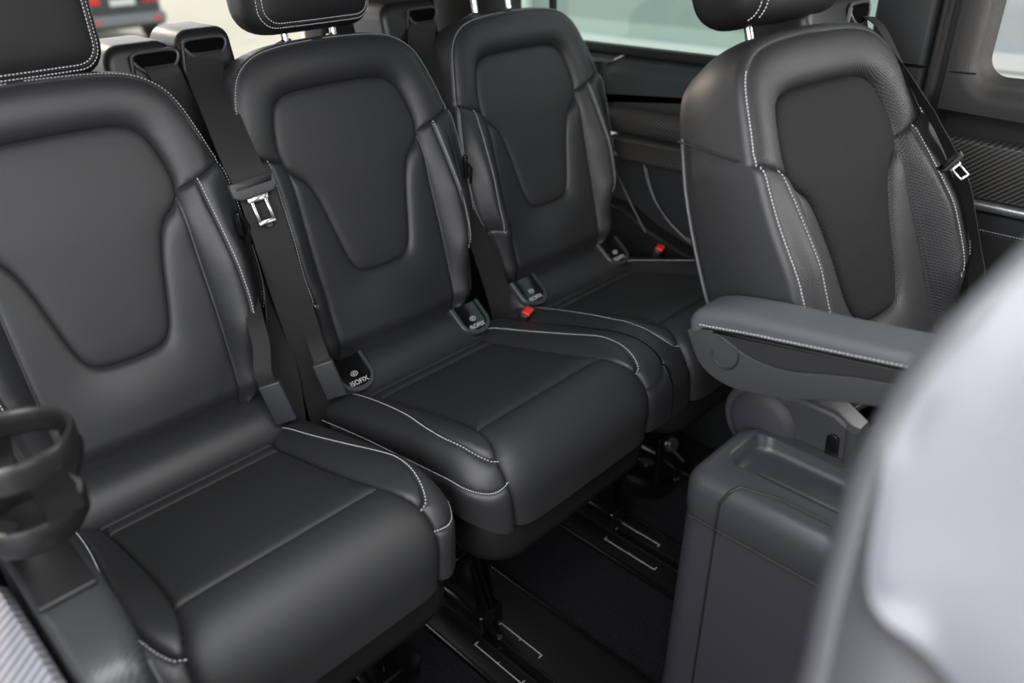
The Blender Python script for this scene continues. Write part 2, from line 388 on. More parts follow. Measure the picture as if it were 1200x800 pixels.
# ------------------------------------------------------------------ seat pattern
half_out = spline([(0, .402), (.06, .400), (.10, .3965), (.13, .390), (.152, .379), (.170, .362), (.182, .338), (.192, .305), (.2, .275), (.2065, .25), (.2125, .21),
                   (.2165, .16), (.218, .10), (.216, .06), (.209, .03), (.198, .010), (.188, -.012), (.180, -.05), (.173, -.09), (.163, -.113), (.13, -.121), (.06, -.122), (0, -.122)], .004)
BO = np.vstack([half_out[:-1], mir(half_out)[::-1][:-1]])
def ins_half(dn=0.0):
    up = spline([(.139, .226), (.141, .245), (.138, .268), (.131, .295), (.121, .315), (.104, .327), (.08, .332), (.05, .3335), (0, .334)], .003)
    f = lambda y: y + dn * (1 - (y + 0) / .216) if y < .216 else y
    lo = spline([(.139, .226), (.137, .217), (.127, .205), (.110, .190), (.098, .168), (.088, .135), (.079, .095), (.071, f(.06)), (.065, f(.04)), (.056, f(.024)), (.042, f(.0155)), (.02, f(.0125)), (0, f(.012))], .003)
    return up, lo
def W2(*p): return np.array(p, float)

def make_backrest(parent, org, yaw, rec, bol=1.0, perf=False, dn=0.0, shell='leather', depth=.115, side_seam=False):
    c, s_ = math.cos(yaw), math.sin(yaw); T = np.array([c, s_, 0]); bk = np.array([-s_, c, 0])
    S = math.cos(rec) * np.array([0, 0, 1]) + math.sin(rec) * bk; N = -(math.cos(rec) * bk - math.sin(rec) * np.array([0, 0, 1])); O = np.array(org, float)
    def place(P, h): return O + P[:, :1] * T + P[:, 1:] * S + np.asarray(h)[:, None] * N
    up, lo = ins_half(dn)
    ins = [up, mir(up), lo, mir(lo)]
    poly_ins = np.vstack([up[::-1], lo[1:], mir(lo)[::-1][1:], mir(up)[1:-1]])
    shd = spline([(.139, .226), (.155, .231), (.178, .239), (.197, .248), (.2115, .256)], .003)
    cre = spline([(.137, .217), (.1365, .18), (.1365, .10), (.1365, .03), (.1345, -.05), (.132, -.10), (.131, -.128)], .003)
    sti = spline([(.168, .2355), (.170, .20), (.1735, .15), (.1770, .09), (.1775, .04), (.173, .006), (.170, -.004)], .003)
    ear = spline([(.170, -.004), (.182, .001), (.202, .006)], .003)
    seams = ins + [shd, mir(shd), cre, mir(cre), sti, mir(sti), ear, mir(ear)]
    oclosed = [np.vstack([BO, BO[:1]])]
    yy = half_out[:, 1][::-1]; xx = half_out[:, 0][::-1]
    def height(P):
        at = np.abs(P[:, 0]); y = P[:, 1]
        Q = np.stack([at, y], 1)
        di = dist_to(Q, [up, lo]); dsn = dist_to(Q, [shd, cre, sti, ear]); do = dist_to(Q, [half_out]); inn = inside(P, poly_ins)
        h = -.020 * np.clip((y - .19) / .19, 0, 1.3) ** 1.5
        A = .009 + (.024 - .009) * sst(y, .12, .30)
        h = h + np.where(inn, .0045 * (1 - np.exp(-di / .013)), A * (1 - np.exp(-di / .019)))
        dc = dist_to(Q, [cre]); beyond = (at > np.interp(y, cre[::-1, 1], cre[::-1, 0])) & (y < np.interp(at, shd[:, 0], shd[:, 1]) + .0)
        tout = np.interp(y, yy, xx); u = np.clip((at - .1365) / np.maximum(tout - .1365, .01), 0, 1)
        B = bol * (.009 + .023 * sst(y, .235, .09)) * (1 - .62 * sst(y, .02, -.07))
        prof = np.sin(np.clip(u / .55, 0, 1) * PI / 2) * (1 - (.15 if perf else .85) * sst(u, .60, 1.02))
        dsh = dist_to(Q, [shd]); h = h + np.where(beyond, B * prof * (1 - np.exp(-dsh / .02)), 0)
        h = h - .010 * np.exp(-do / .011) * sst(y, .235, .27)
        h = h - .0046 * np.exp(-(np.minimum(di, dsn) / .0028) ** 1.2)
        h = h + .010 * sst(at, .14, 0) * sst(y, .03, -.06) * 1.0 - .016 * sst(y, -.085, -.125)
        return h
    L, I = ('perf', 'perfin') if perf else ('leather', 'insert')
    pad = Pad(BO, seams, height, place)
    pad.emit([('center_panel', [(0, .15)], M[I]), ('upper_border', [(0, .37)], M[L]), ('lower_panel', [(0, -.05), (.12, .17), (-.12, .17)], M[L]),
              ('side_bolster', [(.155, .1), (.16, -.06)], M[L]), ('side_bolster', [(-.155, .1), (-.16, -.06)], M[L]), ('side_wing', [(.2, .15)], M[L]), ('side_wing', [(-.2, .15)], M[L])], parent)
    du = lambda P: depth * (1 - .30 * sst(P[:, 1], .1, -.12)) + 0 * P[:, 0]
    sh, rings = side_shell(BO, height, place, depth, r=.013 if perf else .008, m=M[shell], parent=parent, depthf=du, name='backrest_shell')
    # stitching: along both bolster seams, and along the rim of the upper border and the wings
    k0 = np.argmin(np.abs(half_out[:, 1] - .256) + (half_out[:, 0] < .1)); k1 = np.argmin(np.abs(half_out[:, 1] - .02) + (half_out[:, 0] < .1))
    rim = half_out[:k0]; wing = half_out[k0:k1]
    curves_l = [sti]; curves_r = [mir(sti)]
    pad.stitches([mir(sti)], 'stitching', M['thread'], parent, off=-.0035)
    pad.stitches([sti], 'stitching', M['thread'], parent, off=.0035)
    mbs = (MB(), MB())
    def rimst(curve, sgn, m_, off):
        c_ = resample(curve, .0046); T_ = np.gradient(c_, axis=0); T_ /= np.linalg.norm(T_, axis=1)[:, None]; Nn = np.stack([T_[:, 1], -T_[:, 0]], 1) * sgn
        h = height(c_ * [1, 1])
        P1 = place(c_ + Nn * off, h - .001 + 0 * off); nr = (N[None] * .8 - 0) + (Nn[:, :1] * T + Nn[:, 1:] * S) * .5; nr /= np.linalg.norm(nr, axis=1)[:, None]
        tt = T_[:, :1] * T + T_[:, 1:] * S
        dash(mbs[sgn > 0], P1 - tt * .0015 + nr * .0006, P1 + tt * .0015 + nr * .0006, nr, .0015)
    if not perf: rimst(rim, -1, None, .0045)
    rimst(mir(rim[6:]) if not perf else mir(rim[rim[:, 0] > .165]), 1, None, .0045); rimst(wing, -1, None, .0035); rimst(mir(wing), 1, None, .0035)
    for q_ in mbs: q_.make('rim_stitching', M['thread_dim'] if not perf else M['thread'], parent, smooth=False, auto=None)
    # piping bead along the whole rim
    pb = MB(); P3 = place(BO, height(BO) - .0012); P3 = np.vstack([P3, P3[:2]]); pb.tube([tuple(p) for p in P3], .0017, 6, cap=False); pb.make('piping', M['piping'], parent)
    if side_seam:
        for sx in (-1, 1):
            e = MB(); pts = []
            for k, t in enumerate(np.linspace(0.03, .90, 16)):
                q = np.array([[sx * (.2065 + .016 - .004 * t), .262 + .052 * t]]); pts.append(tuple(place(q, np.array([-.004 - t * (depth - .02)]))[0]))
            e.tube(pts, .0016, 6); e.make('side_seam', M['piping'], parent)
            e = MB(); pts = []
            for t in np.linspace(0, 1, 30):
                y = .31 - .40 * t; i = np.argmin(np.abs(half_out[:, 1] - y) + (half_out[:, 0] < .1) * 1)
                q = np.array([[sx * (half_out[i, 0] + .009), y]]); d_ = du(q)[0]; pts.append(tuple(place(q, np.array([-d_ + .018]))[0]))
            e.tube(pts, .003, 8); e.make('back_edge_piping', M['grey_plastic'], parent)
    return place, height, (T, S, N)

def rounded_block(c, X, Y, Z, half, r, nseg=10, f=None):
    """rounded box with axes X,Y,Z; f(local p) may reshape"""
    bm = bmesh.new(); bmesh.ops.create_cube(bm, size=2); bmesh.ops.subdivide_edges(bm, edges=list(bm.edges), cuts=nseg, use_grid_fill=True)
    bm.verts.ensure_lookup_table(); V = []; X, Y, Z = Vector(X), Vector(Y), Vector(Z)
    for v in bm.verts:
        # concentrate the grid at the edges
        p = Vector([math.copysign(1 - (1 - abs(a)) ** 1.5, a) * h for a, h in zip(v.co, half)])
        q = Vector([max(-h + r, min(h - r, a)) for a, h in zip(p, half)]); d = p - q
        if d.length > 1e-9: q = q + d.normalized() * r
        else: q = p
        if f: q = Vector(f(q))
        V.append(Vector(c) + X * q.x + Y * q.y + Z * q.z)
    F = [[v.index for v in f_.verts] for f_ in bm.faces]; bm.free(); return V, F

def make_headrest(parent, place, ax, perf=False, wide=.128, tall=.105, s0=.414, n0=-.045, dep=.052, posts=.055, lean=0.0):
    T, S, N = ax
    c = place(np.array([[0, s0 + tall]]), np.array([n0]))[0]
    T0, S0, N0 = T, S, N; S = S * math.cos(lean) + N * math.sin(lean); N = np.cross(T, S)
    V, F = rounded_block(c, T, S, N, (wide, tall, dep), .042, 14, lambda q: (q.x * (1 - .0 * q.y), q.y, q.z + .008 * (1 - (q.x / wide) ** 2) - (.012 * (q.y / tall + 1) if q.z < 0 else 0)))
    hr = mk('headrest', V, F, M['headrest'], parent)
    # double rows of stitching round the front face
    def loop(w_, h_, r_):
        P = []
        for (cx, cy, a0) in ((w_ - r_, h_ - r_, 0), (-w_ + r_, h_ - r_, PI / 2), (-w_ + r_, -h_ + r_, PI), (w_ - r_, -h_ + r_, 1.5 * PI)):
            for k in range(9): an = a0 + PI / 2 * k / 8; P.append((cx + r_ * math.cos(an), cy + r_ * math.sin(an)))
        P.append(P[0]); return P
    from mathutils.bvhtree import BVHTree
    bvh = BVHTree.FromPolygons([Vector(v) for v in V], F)
    mb = MB()
    if perf:
        for xx_ in (-wide + .022, -wide + .030):
            pts = []; nr = []
            for y in np.linspace(-tall + .006, tall - .01, 60):
                o = Vector(c) + Vector(T) * xx_ + Vector(S) * y + Vector(N) * .2; hit = bvh.ray_cast(o, -Vector(N))
                if hit[0]: pts.append(hit[0]); nn = hit[1] if hit[1].dot(Vector(N)) > 0 else -hit[1]; nr.append(tuple(nn))
            stitch3(pts, nr, '', None, None, mb=mb)
    for w_, h_, r_ in () if perf else ((wide - .014, tall - .013, .03), (wide - .021, tall - .020, .026)):
        L = resample(np.array(loop(w_, h_, r_)), .003); pts = []; nr = []
        for x, y in L:
            o = Vector(c) + Vector(T) * x + Vector(S) * y + Vector(N) * .2; hit = bvh.ray_cast(o, -Vector(N))
            if hit[0]: pts.append(hit[0]); nn = hit[1] if hit[1].dot(Vector(N)) > 0 else -hit[1]; nr.append(tuple(nn))
        stitch3(pts, nr, '', None, None, mb=mb)
    mb.make('headrest_stitching', M['thread'], hr, smooth=False, auto=None)
    pb = MB(); L = resample(np.array(loop(wide - .0175, tall - .0165, .028)), .004); pts = []
    for x, y in L:
        o = Vector(c) + Vector(T) * x + Vector(S) * y + Vector(N) * .2; hit = bvh.ray_cast(o, -Vector(N))
        if hit[0]: pts.append(hit[0])
    if len(pts) > 3 and not perf: pb.tube(pts, .0013, 6, cap=False); pb.make('headrest_seam', M['piping'], hr)
    T, S, N = T0, S0, N0
    for sx in (-1, 1):
        a = place(np.array([[sx * posts, .375]]), np.array([n0 - .018]))[0]; b = place(np.array([[sx * posts, s0 + .03]]), np.array([n0 - .010]))[0]
        g = MB(); g.tube([a, b], .0062, 12); g.make('headrest_post', M['chrome'], parent)
        g = MB(); a2 = place(np.array([[sx * posts, .409]]), np.array([n0 - .018]))[0]
        R3 = Matrix((tuple(T), tuple(S), tuple(N))).transposed()
        g.box(a2, (.048, .010, .026), .0045, R3); g.box(Vector(a2) + Vector(S) * .004, (.020, .010, .018), .003, R3); g.make('headrest_guide', M['plastic'], parent)

# ------------------------------------------------------------------ cushion
TILT = math.radians(13.9)
def make_cushion(parent, x0, y0, z0, yaw=0.0, perf=False, tilt=TILT, low=0.375, flat=0):
    cy, sy = math.cos(yaw), math.sin(yaw)
    a0, b0, rs, rf = .165, .262, .052, .075
    def place(P, h):
        a, b = P[:, 0], P[:, 1]; sg = np.sign(a); a = np.abs(a)
        flt = (sg == flat) & (flat != 0); lim = np.where(flt, 9.0, a0); ea = np.maximum(a - lim, 0); eb = np.maximum(b - b0, 0); L = np.sqrt(ea ** 2 + eb ** 2) + 1e-12
        ux, uy = ea / L, eb / L; r = 1 / np.sqrt((ux / rs) ** 2 + (uy / rf) ** 2 + 1e-12); r = np.where(L < 1e-9, rf, r)
        bend = PI / 2 + tilt * uy
        th = np.minimum(L / r, bend); st = np.maximum(L - r * bend, 0)
        hor = r * np.sin(th) + st * np.cos(bend) + h * np.sin(th); ver = -r * (1 - np.cos(th)) - st * np.sin(bend) + h * np.cos(th)
        x = np.minimum(a, lim) + ux * hor; q = np.minimum(b, b0) + uy * hor
        # local (x, q forward, ver up) tilted about the lateral axis
        fx = sg * x; fy = -(q * math.cos(tilt)) + ver * math.sin(tilt); fz = q * math.sin(tilt) + ver * math.cos(tilt)
        return np.stack([x0 + fx * cy - fy * sy, y0 + fx * sy + fy * cy, z0 + fz], 1)
    # outline
    H = [(0, -.06), (.168, -.06), (.205, -.055), (.25, -.045)]
    aend, bend_ = .292, .452
    O1 = resample(np.array(H), .005); side = resample(np.array([(.25, -.045), (.285, .0), (aend, .05), (aend, b0)]), .005)
    arc = []
    for k in range(26):
        ph = PI / 2 * k / 25; ux, uy = math.cos(ph), math.sin(ph); r = 1 / math.sqrt((ux / rs) ** 2 + (uy / rf) ** 2); L = r * (PI / 2 + tilt * uy) + .045
        arc.append((a0 + ux * L, b0 + uy * L))
    arc = resample(np.array(arc), .005); front = resample(np.array([arc[-1], (0, arc[-1][1])]), .005)
    half = np.vstack([O1[:-1], side[:-1], arc[:-1], front])
    FE = .2215
    hflat = np.vstack([resample(np.array([(0, -.06), (FE, -.055)]), .005)[:-1], resample(np.array([(FE, -.055), (FE, arc[-1][1])]), .005)[:-1], resample(np.array([(FE, arc[-1][1]), (0, arc[-1][1])]), .005)])
    hr_, hl_ = (hflat if flat == 1 else half), (hflat if flat == -1 else half)
    out = np.vstack([hr_[:-1], mir(hl_)[::-1][:-1]])
    inner = spline([(.150, -.065), (.134, -.03), (.131, 0), (.131, .08), (.133, .17), (.138, .24), (.147, .29), (.160, .326)], .003)
    corner = spline([(.160, .326), (.163, .36), (.160, .40), (.156, .435), (.154, .47)], .003)
    top = spline([(.158, -.065), (.160, -.02), (.164, .06), (.171, .14), (.181, .21), (.1845, .255), (.181, .295), (.171, .320), (.160, .326)], .003)
    side2 = spline([(.218, -.07), (.222, .05), (.230, .16), (.236, .23), (.238, .27), (.232, .315), (.215, .348), (.192, .364), (.1625, .366)], .003)
    rear = resample(np.array([(0, 0), (.131, 0)]), .003); rear2 = resample(np.array([(0, -.03), (.134, -.03)]), .003); frs = resample(np.array([(0, b0), (.141, b0)]), .003)
    hs = [inner, corner, top, side2, rear, rear2, frs]
    hf = [inner, corner, top, rear, rear2, frs]
    seams = (hf if flat == 1 else hs) + [mir(s) for s in (hf if flat == -1 else hs)]
    def height(P):
        at = np.abs(P[:, 0]); b = P[:, 1]; Q = np.stack([at, b], 1)
        dall = dist_to(Q, hs); dinn = dist_to(Q, [inner]); dcr = dist_to(Q, [rear, frs, inner])
        xin = np.interp(b, inner[:, 1], inner[:, 0]); isin = (at < xin) & (b < .326)
        insert = isin & (b > 0) & (b < b0)
        h = np.where(insert, .007 * (1 - np.exp(-dcr / .016)), 0)
        xco = np.interp(b, corner[:, 1], corner[:, 0]); roll = (b >= b0) & (at < np.where(b < .326, xin, xco)); fside = (np.sign(P[:, 0]) == flat) & (flat != 0)
        dfr = dist_to(Q, [frs]); dri = dist_to(Q, [corner, inner]); h = h + np.where(roll, .013 * (1 - np.exp(-dfr / .022)) * (1 - np.exp(-dri / .014)), 0)
        fl = dist_to(Q, [corner]); pass
        h = np.where(~isin & ~roll & (b > .25), .006 * (1 - np.exp(-dist_to(Q, [corner, top]) / .012)) * sst(b, .25, .33), h)
        w_ = np.clip((at - xin) / .045, 0, 1)
        h = h + np.where(~isin & (b < .326), .020 * np.sin(w_ * PI / 2) * (1 - np.where(fside, .35, 1.) * sst(at, .19, .235)) * sst(b, .325, .22), 0)
        h = h + np.where((b < 0) & isin, .004 * (1 - np.exp(-dall / .008)), 0)
        h = h - .0046 * np.exp(-(dall / .0028) ** 1.2)
        return h
    pad = Pad(out, seams, height, place)
    L, I = ('perf', 'perfin') if perf else ('leather', 'insert')
    pad.emit([('cushion_center', [(0, .13)], M[I] if perf else M['seat_center']), ('cushion_rear_strip', [(0, -.015)], M[L]), ('front_roll', [(0, .38)], M[L]), ('cushion_tuck', [(0, -.045)], M[L]),
              ('cushion_bolster', [(.15, .12)], M[L]), ('cushion_bolster', [(-.15, .12)], M[L]), ('cushion_side', [(.2, .12)], M[L]), ('cushion_side', [(-.2, .12)], M[L])] + ([('cushion_skirt', [(.27, .15)], M[L])] if flat != 1 else []) + ([('cushion_skirt', [(-.27, .15)], M[L])] if flat != -1 else []), parent)
    pad.stitches([top], 'stitching', M['thread'], parent, off=-.0032); pad.stitches([mir(top)], 'stitching', M['thread'], parent, off=.0032)
    if flat != 1: pad.stitches([side2], 'stitching', M['thread'], parent, off=.0032)
    if flat != -1: pad.stitches([mir(side2)], 'stitching', M['thread'], parent, off=-.0032)
    # plastic pan under the cushion
    sec = []
    def pan(z, ins_):
        P = []
        for (sx, n_) in ((1, 0), (-1, 0)):
            pass
        w_, f_, r_ = .198 - ins_, .342 - ins_, .06
        for (cx, cyy, s0_) in ((w_ - r_, f_ - r_, 0), (-w_ + r_, f_ - r_, PI / 2)):
            for k in range(9): an = s0_ + PI / 2 * k / 8; P.append((cx + r_ * math.cos(an), -(cyy + r_ * math.sin(an)), z))
        P += [(-w_, .06, z), (w_, .06, z)]
        return [(x0 + px * cy - py * sy, y0 + px * sy + py * cy, pz) for px, py, pz in P]
    zt = z0 - .03
    rings = [pan(zt, .010), pan(zt - .03, .0), pan(low + .03, .0), pan(low + .008, .008), pan(low, .02)]
    n = len(rings[0]); V = [p for r in rings for p in r]; F = [(j * n + k, j * n + (k + 1) % n, (j + 1) * n + (k + 1) % n, (j + 1) * n + k) for j in range(len(rings) - 1) for k in range(n)]
    F.append(tuple((len(rings) - 1) * n + k for k in range(n))); F.append(tuple(range(n))[::-1])
    mk('cushion_pan', V, F, M['shell'], parent, auto=.7)
    return place, height

def text_mesh(name, txt, size, o, X, Y, m, parent, th=.0004):
    cu = bpy.data.curves.new(name, 'FONT'); cu.body = txt; cu.size = size; cu.extrude = th; cu.align_x = 'CENTER'; cu.align_y = 'CENTER'; cu.resolution_u = 3
    t = bpy.data.objects.new(name, cu); COL.objects.link(t); bpy.context.view_layer.update()
    me = bpy.data.meshes.new_from_object(t.evaluated_get(bpy.context.evaluated_depsgraph_get())); bpy.data.objects.remove(t)
    X, Y = Vector(X), Vector(Y); Z = X.cross(Y); V = [Vector(o) + X * v.co.x + Y * v.co.y + Z * v.co.z for v in me.vertices]; F = [tuple(p.vertices) for p in me.polygons]
    bpy.data.meshes.remove(me); return mk(name, V, F, m, parent, smooth=False)

def make_roll(parent, x0, y0, isofix=True):
    """padded roll between cushion and backrest"""
    cx, cyy, cz, r = x0, y0 - .043, .497, .058
    yc = y0 - .037; V = []; F = []; nx = 48; na = 26
    for i in range(nx + 1):
        u = -1 + 2 * i / nx; x = x0 + u * .186; e = (1 - min(1, max(0, (abs(u) - .84) / .16)) ** 2.2) ** .5; rr = r * (.35 + .65 * e)
        for k in range(na + 1):
            an = math.radians(60) + math.radians(170) * k / na
            V.append((x, yc + rr * math.cos(an) * 1.0, cz + rr * math.sin(an)))
    for i in range(nx):
        for k in range(na): F.append((i * (na + 1) + k, (i + 1) * (na + 1) + k, (i + 1) * (na + 1) + k + 1, i * (na + 1) + k + 1))
    F.append(tuple(range(na + 1))); F.append(tuple(nx * (na + 1) + k for k in range(na + 1))[::-1])
    ro = mk('lumbar_roll', V, F, M['leather'], parent, auto=1.2)
    if isofix:
        for sx in (-1, 1):
            an = math.radians(128); nrm = Vector((0, math.cos(an), math.sin(an))); X = Vector((1, 0, 0)); Y = nrm.cross(X) * 1.0
            if Y.z < 0: Y = -Y
            o = Vector((x0 + sx * .140 - .002, yc, cz)) + nrm * (r - .009)
            U = [(-.036, .034)] + [(.036 * math.cos(a), -.004 + .030 * math.sin(a)) for a in np.linspace(PI, 2 * PI, 16)] + [(.036, .034)]
            U2 = [(-.028, .034)] + [(.028 * math.cos(a), -.004 + .022 * math.sin(a)) for a in np.linspace(PI, 2 * PI, 16)] + [(.028, .034)]
            g = MB(); 
            # raised rim: band between outer U and inner U
            n = len(U); vs = []
            for P_, z in ((U, 0), (U, .012), ([(a * .93, b) for a, b in U], .0145), (U2, .0145), (U2, .004)):
                vs += [o + X * a + Y * b + nrm * z for a, b in P_]
            fs = [(j * n + k, j * n + k + 1, (j + 1) * n + k + 1, (j + 1) * n + k) for j in range(4) for k in range(n - 1)]
            g.add(vs, fs); iso = g.make('isofix_cover', M['grey_plastic'], parent)
            g = MB(); g.prism(U2, o, X, Y, nrm, .011, .001); g.make('cover_plate', M['gloss'], iso)
            zt = o + nrm * .0114
            text_mesh('isofix_lettering', 'ISOFIX', .0125, zt - Y * .0165, X, Y, M['white_print'], iso)
            g = MB(); pts = [zt + X * (.0065 * math.cos(a)) + Y * (.0005 + .0042 * math.sin(a)) for a in np.linspace(0, 2 * PI, 21)]; g.tube(pts, .0007, 6, cap=False)
            g.tube([zt + X * a + Y * b for a, b in ((-.003, .0005), (0, .0025), (.003, .0005), (0, -.0012), (-.003, .0005))], .0006, 5); g.make('child_seat_symbol', M['white_print'], iso)
    return ro

def make_tower(parent, x, y, top, w_=.088, dep=.10, slot=0.0, light=False, low=.62):
    """belt outlet housing behind the shoulder of a backrest"""
    g = MB(); P = []
    hw = w_ / 2
    P = [(-hw, low - top), (hw, low - top), (hw, -.035)] + [(hw - .02 + .02 * math.cos(a), -.02 + .02 * math.sin(a)) for a in np.linspace(0, PI / 2, 7)] + [(-hw + .03 + .03 * math.cos(a), -.03 + .03 * math.sin(a)) for a in np.linspace(PI / 2, PI, 8)]
    lean = Vector((0, .24, 1)).normalized()
    g.prism(P, (x, y + dep / 2, top), (1, 0, 0), lean, (0, -1, 0), dep, .014, 5); tw = g.make('belt_tower', M['plastic'], parent, auto=.8)
    # slot with rim; a flat black disc paints its dark inside
    o = Vector((x + slot, y - dep / 2 - .0012, top)) - lean * .026
    E_ = [(.034 * math.cos(a), .0155 * math.sin(a) + .004 * math.cos(2 * a)) for a in np.linspace(0, 2 * PI, 29)[:-1]]
    g = MB(); g.prism(E_, o, (1, 0, 0), lean, (0, -1, 0), .0025, .001); g.make('belt_slot', M['slot_dark'], tw)
    g = MB(); g.tube([o + Vector((1, 0, 0)) * a * 1.05 + lean * b * 1.1 + Vector((0, -.002, 0)) for a, b in E_ + E_[:2]], .0028, 8, cap=False); g.make('slot_rim', M['grey_plastic'], tw)
    # raised frame running down beside the belt
    g = MB(); g.tube([o + Vector((-.036, -.001, .008)), o + Vector((-.040, .0, -.03)), o + Vector((-.030, -.018, -.10)), o + Vector((-.012, -.03, -.15))], .0045, 8); g.make('belt_guide_edge', M['plastic'], tw)
    return tw

SEATS = {'A': (.3025, 1.098, .67), 'B': (.762, 1.098, .67), 'C': (1.208, 1.098, .67)}
LBL = {'A': 'black leather rear seat nearest the camera, left of the twin belt towers',
       'B': 'black leather middle rear seat with two ISOFIX covers, beside the silver belt tongue',
       'C': 'black leather rear seat farthest away, against the right side wall'}
def build_rear(key, src=None):
    x, y, z = SEATS[key]
    root = empty('rear_seat', (x, y, 0), LBL[key], 'car seat', 'rear bench seats')
    return root, x, y, z
def copy_tree(o, parent):
    c = o.copy(); COL.objects.link(c); c.parent = parent
    for ch in list(o.children): copy_tree(ch, c)
    return c
rootB, xB, yB, zB = build_rear('B')
plB, hB, axB = make_backrest(rootB, (xB, yB, zB), 0, math.radians(14))
roots = {'B': rootB}
for k in 'AC':
    r_, x, y, z = build_rear(k); roots[k] = r_
    for ch in list(rootB.children): copy_tree(ch, r_)
for k, ds in (('A', .407), ('B', .427), ('C', .468)):
    dx = Vector((SEATS[k][0] - xB + (.008 if k == 'B' else 0), 0, 0)); pl_ = (lambda P, h, dx=dx: plB(P, h) + np.array(tuple(dx)))
    make_headrest(roots[k], pl_, axB, s0=ds, wide=.121, n0=-.050, posts=.048, lean=.22)
make_cushion(roots['A'], SEATS['A'][0], .965, .515); make_cushion(roots['B'], xB, .965, .515, flat=1); make_cushion(roots['C'], SEATS['C'][0], .965, .515, flat=-1)
make_roll(rootB, xB, yB); make_roll(roots['A'], SEATS['A'][0], yB, False); make_roll(roots['C'], SEATS['C'][0], yB)
towA = make_tower(roots['A'], .484, 1.335, 1.080, .106, slot=.022, low=.70)
towB = make_tower(roots['B'], .590, 1.335, 1.090, .094, slot=-.002, low=.70)
towC = make_tower(roots['C'], 1.008, 1.335, 1.092, .135, slot=.026, low=.70)

def bench_leg(parent, x, y, xf, fy):
    g = MB(); g.prism([(-.055, .0), (.05, .0), (.035, .10), (.02, .30), (-.05, .30), (-.045, .12)], (x - .012, y, .075), (0, 1, 0), (0, 0, 1), (1, 0, 0), .006, .0)
    g.prism([(-.055, .0), (.05, .0), (.03, .10), (.02, .30), (-.05, .30), (-.045, .12)], (x + .030, y, .075), (0, 1, 0), (0, 0, 1), (1, 0, 0), .006, .0)
    g.tube([(x - .03, y - .02, .20), (x + .05, y - .02, .20)], .009, 12); g.box((x + .01, y, .055), (.06, .15, .05), .008)
    lg = g.make('leg', M['gloss'], parent, auto=.5)
    g = MB(); g.tube([(x - .012, y - .03, .25), (xf - .008, fy, .012)], .0045, 8); g.tube([(x + .004, y - .03, .25), (xf + .004, fy, .012)], .0035, 8)
    g.make('leg_strut', M['gloss'], lg)
    g = MB()
    g.lathe([(0, .006), (.007, .005), (.008, 0)], (x - .014, y - .02, .20), (-1, 0, 0), 14); g.make('bolt', M['steel'], lg); g = MB(); g.lathe([(0, .005), (.006, .004), (.007, 0)], (xf, fy, .013), (0, 0, 1), 14)
    g.make('bolt', M['steel'], lg)
bench_leg(roots['B'], .690, .86, .705, .775); bench_leg(roots['C'], 1.085, .86, 1.10, .80); bench_leg(roots['C'], 1.33, .86, 1.34, .80); bench_leg(roots['A'], .47, .88, .475, .82)
# lower linkage of the double bench near the right end
g = MB(); g.box((1.20, .74, .20), (.10, .012, .12), .004); g.box((1.235, .715, .13), (.012, .10, .016), .004); mech = g.make('linkage_plate', M['gloss'], roots['C'])
g = MB(); g.lathe([(0, .012), (.010, .011), (.012, .008), (.016, .008), (.018, 0)], (1.185, .732, .235), (-.3, -1, .3), 22); g.make('linkage_bolt', M['steel'], mech)
g = MB(); g.tube([(1.172, .730, .242), (1.20, .705, .195)], .003, 8); g.make('release_lever', M['steel'], mech)

# ------------------------------------------------------------------ captain seat (second row)
DX, DY, DZ, DYAW, DREC = 1.10, .355, .72, -.111, .411
rootD = empty('captain_seat', (DX, DY, 0), 'second-row seat in perforated black leather with armrest, in front of the rear bench', 'car seat')
plD, hD, axD = make_backrest(rootD, (DX, DY, DZ), DYAW, DREC, bol=1.25, perf=True, dn=-.026, depth=.125, side_seam=True)
for k_ in ('perf', 'perfin'):
    Mx = Matrix.Rotation(PI / 4, 3, 'Z') @ Matrix([tuple(a) for a in axD]); M[k_].node_tree.nodes['perf_map'].inputs['Rotation'].default_value = tuple(Mx.to_euler('XYZ'))
make_headrest(rootD, plD, axD, perf=True, wide=.118, s0=.434, n0=-.058, dep=.060, posts=.056, lean=.1)
make_cushion(rootD, DX + .02, .235, .575, DYAW, True, low=.44)

def oriented(c, s_): return Vector((c, s_, 0))
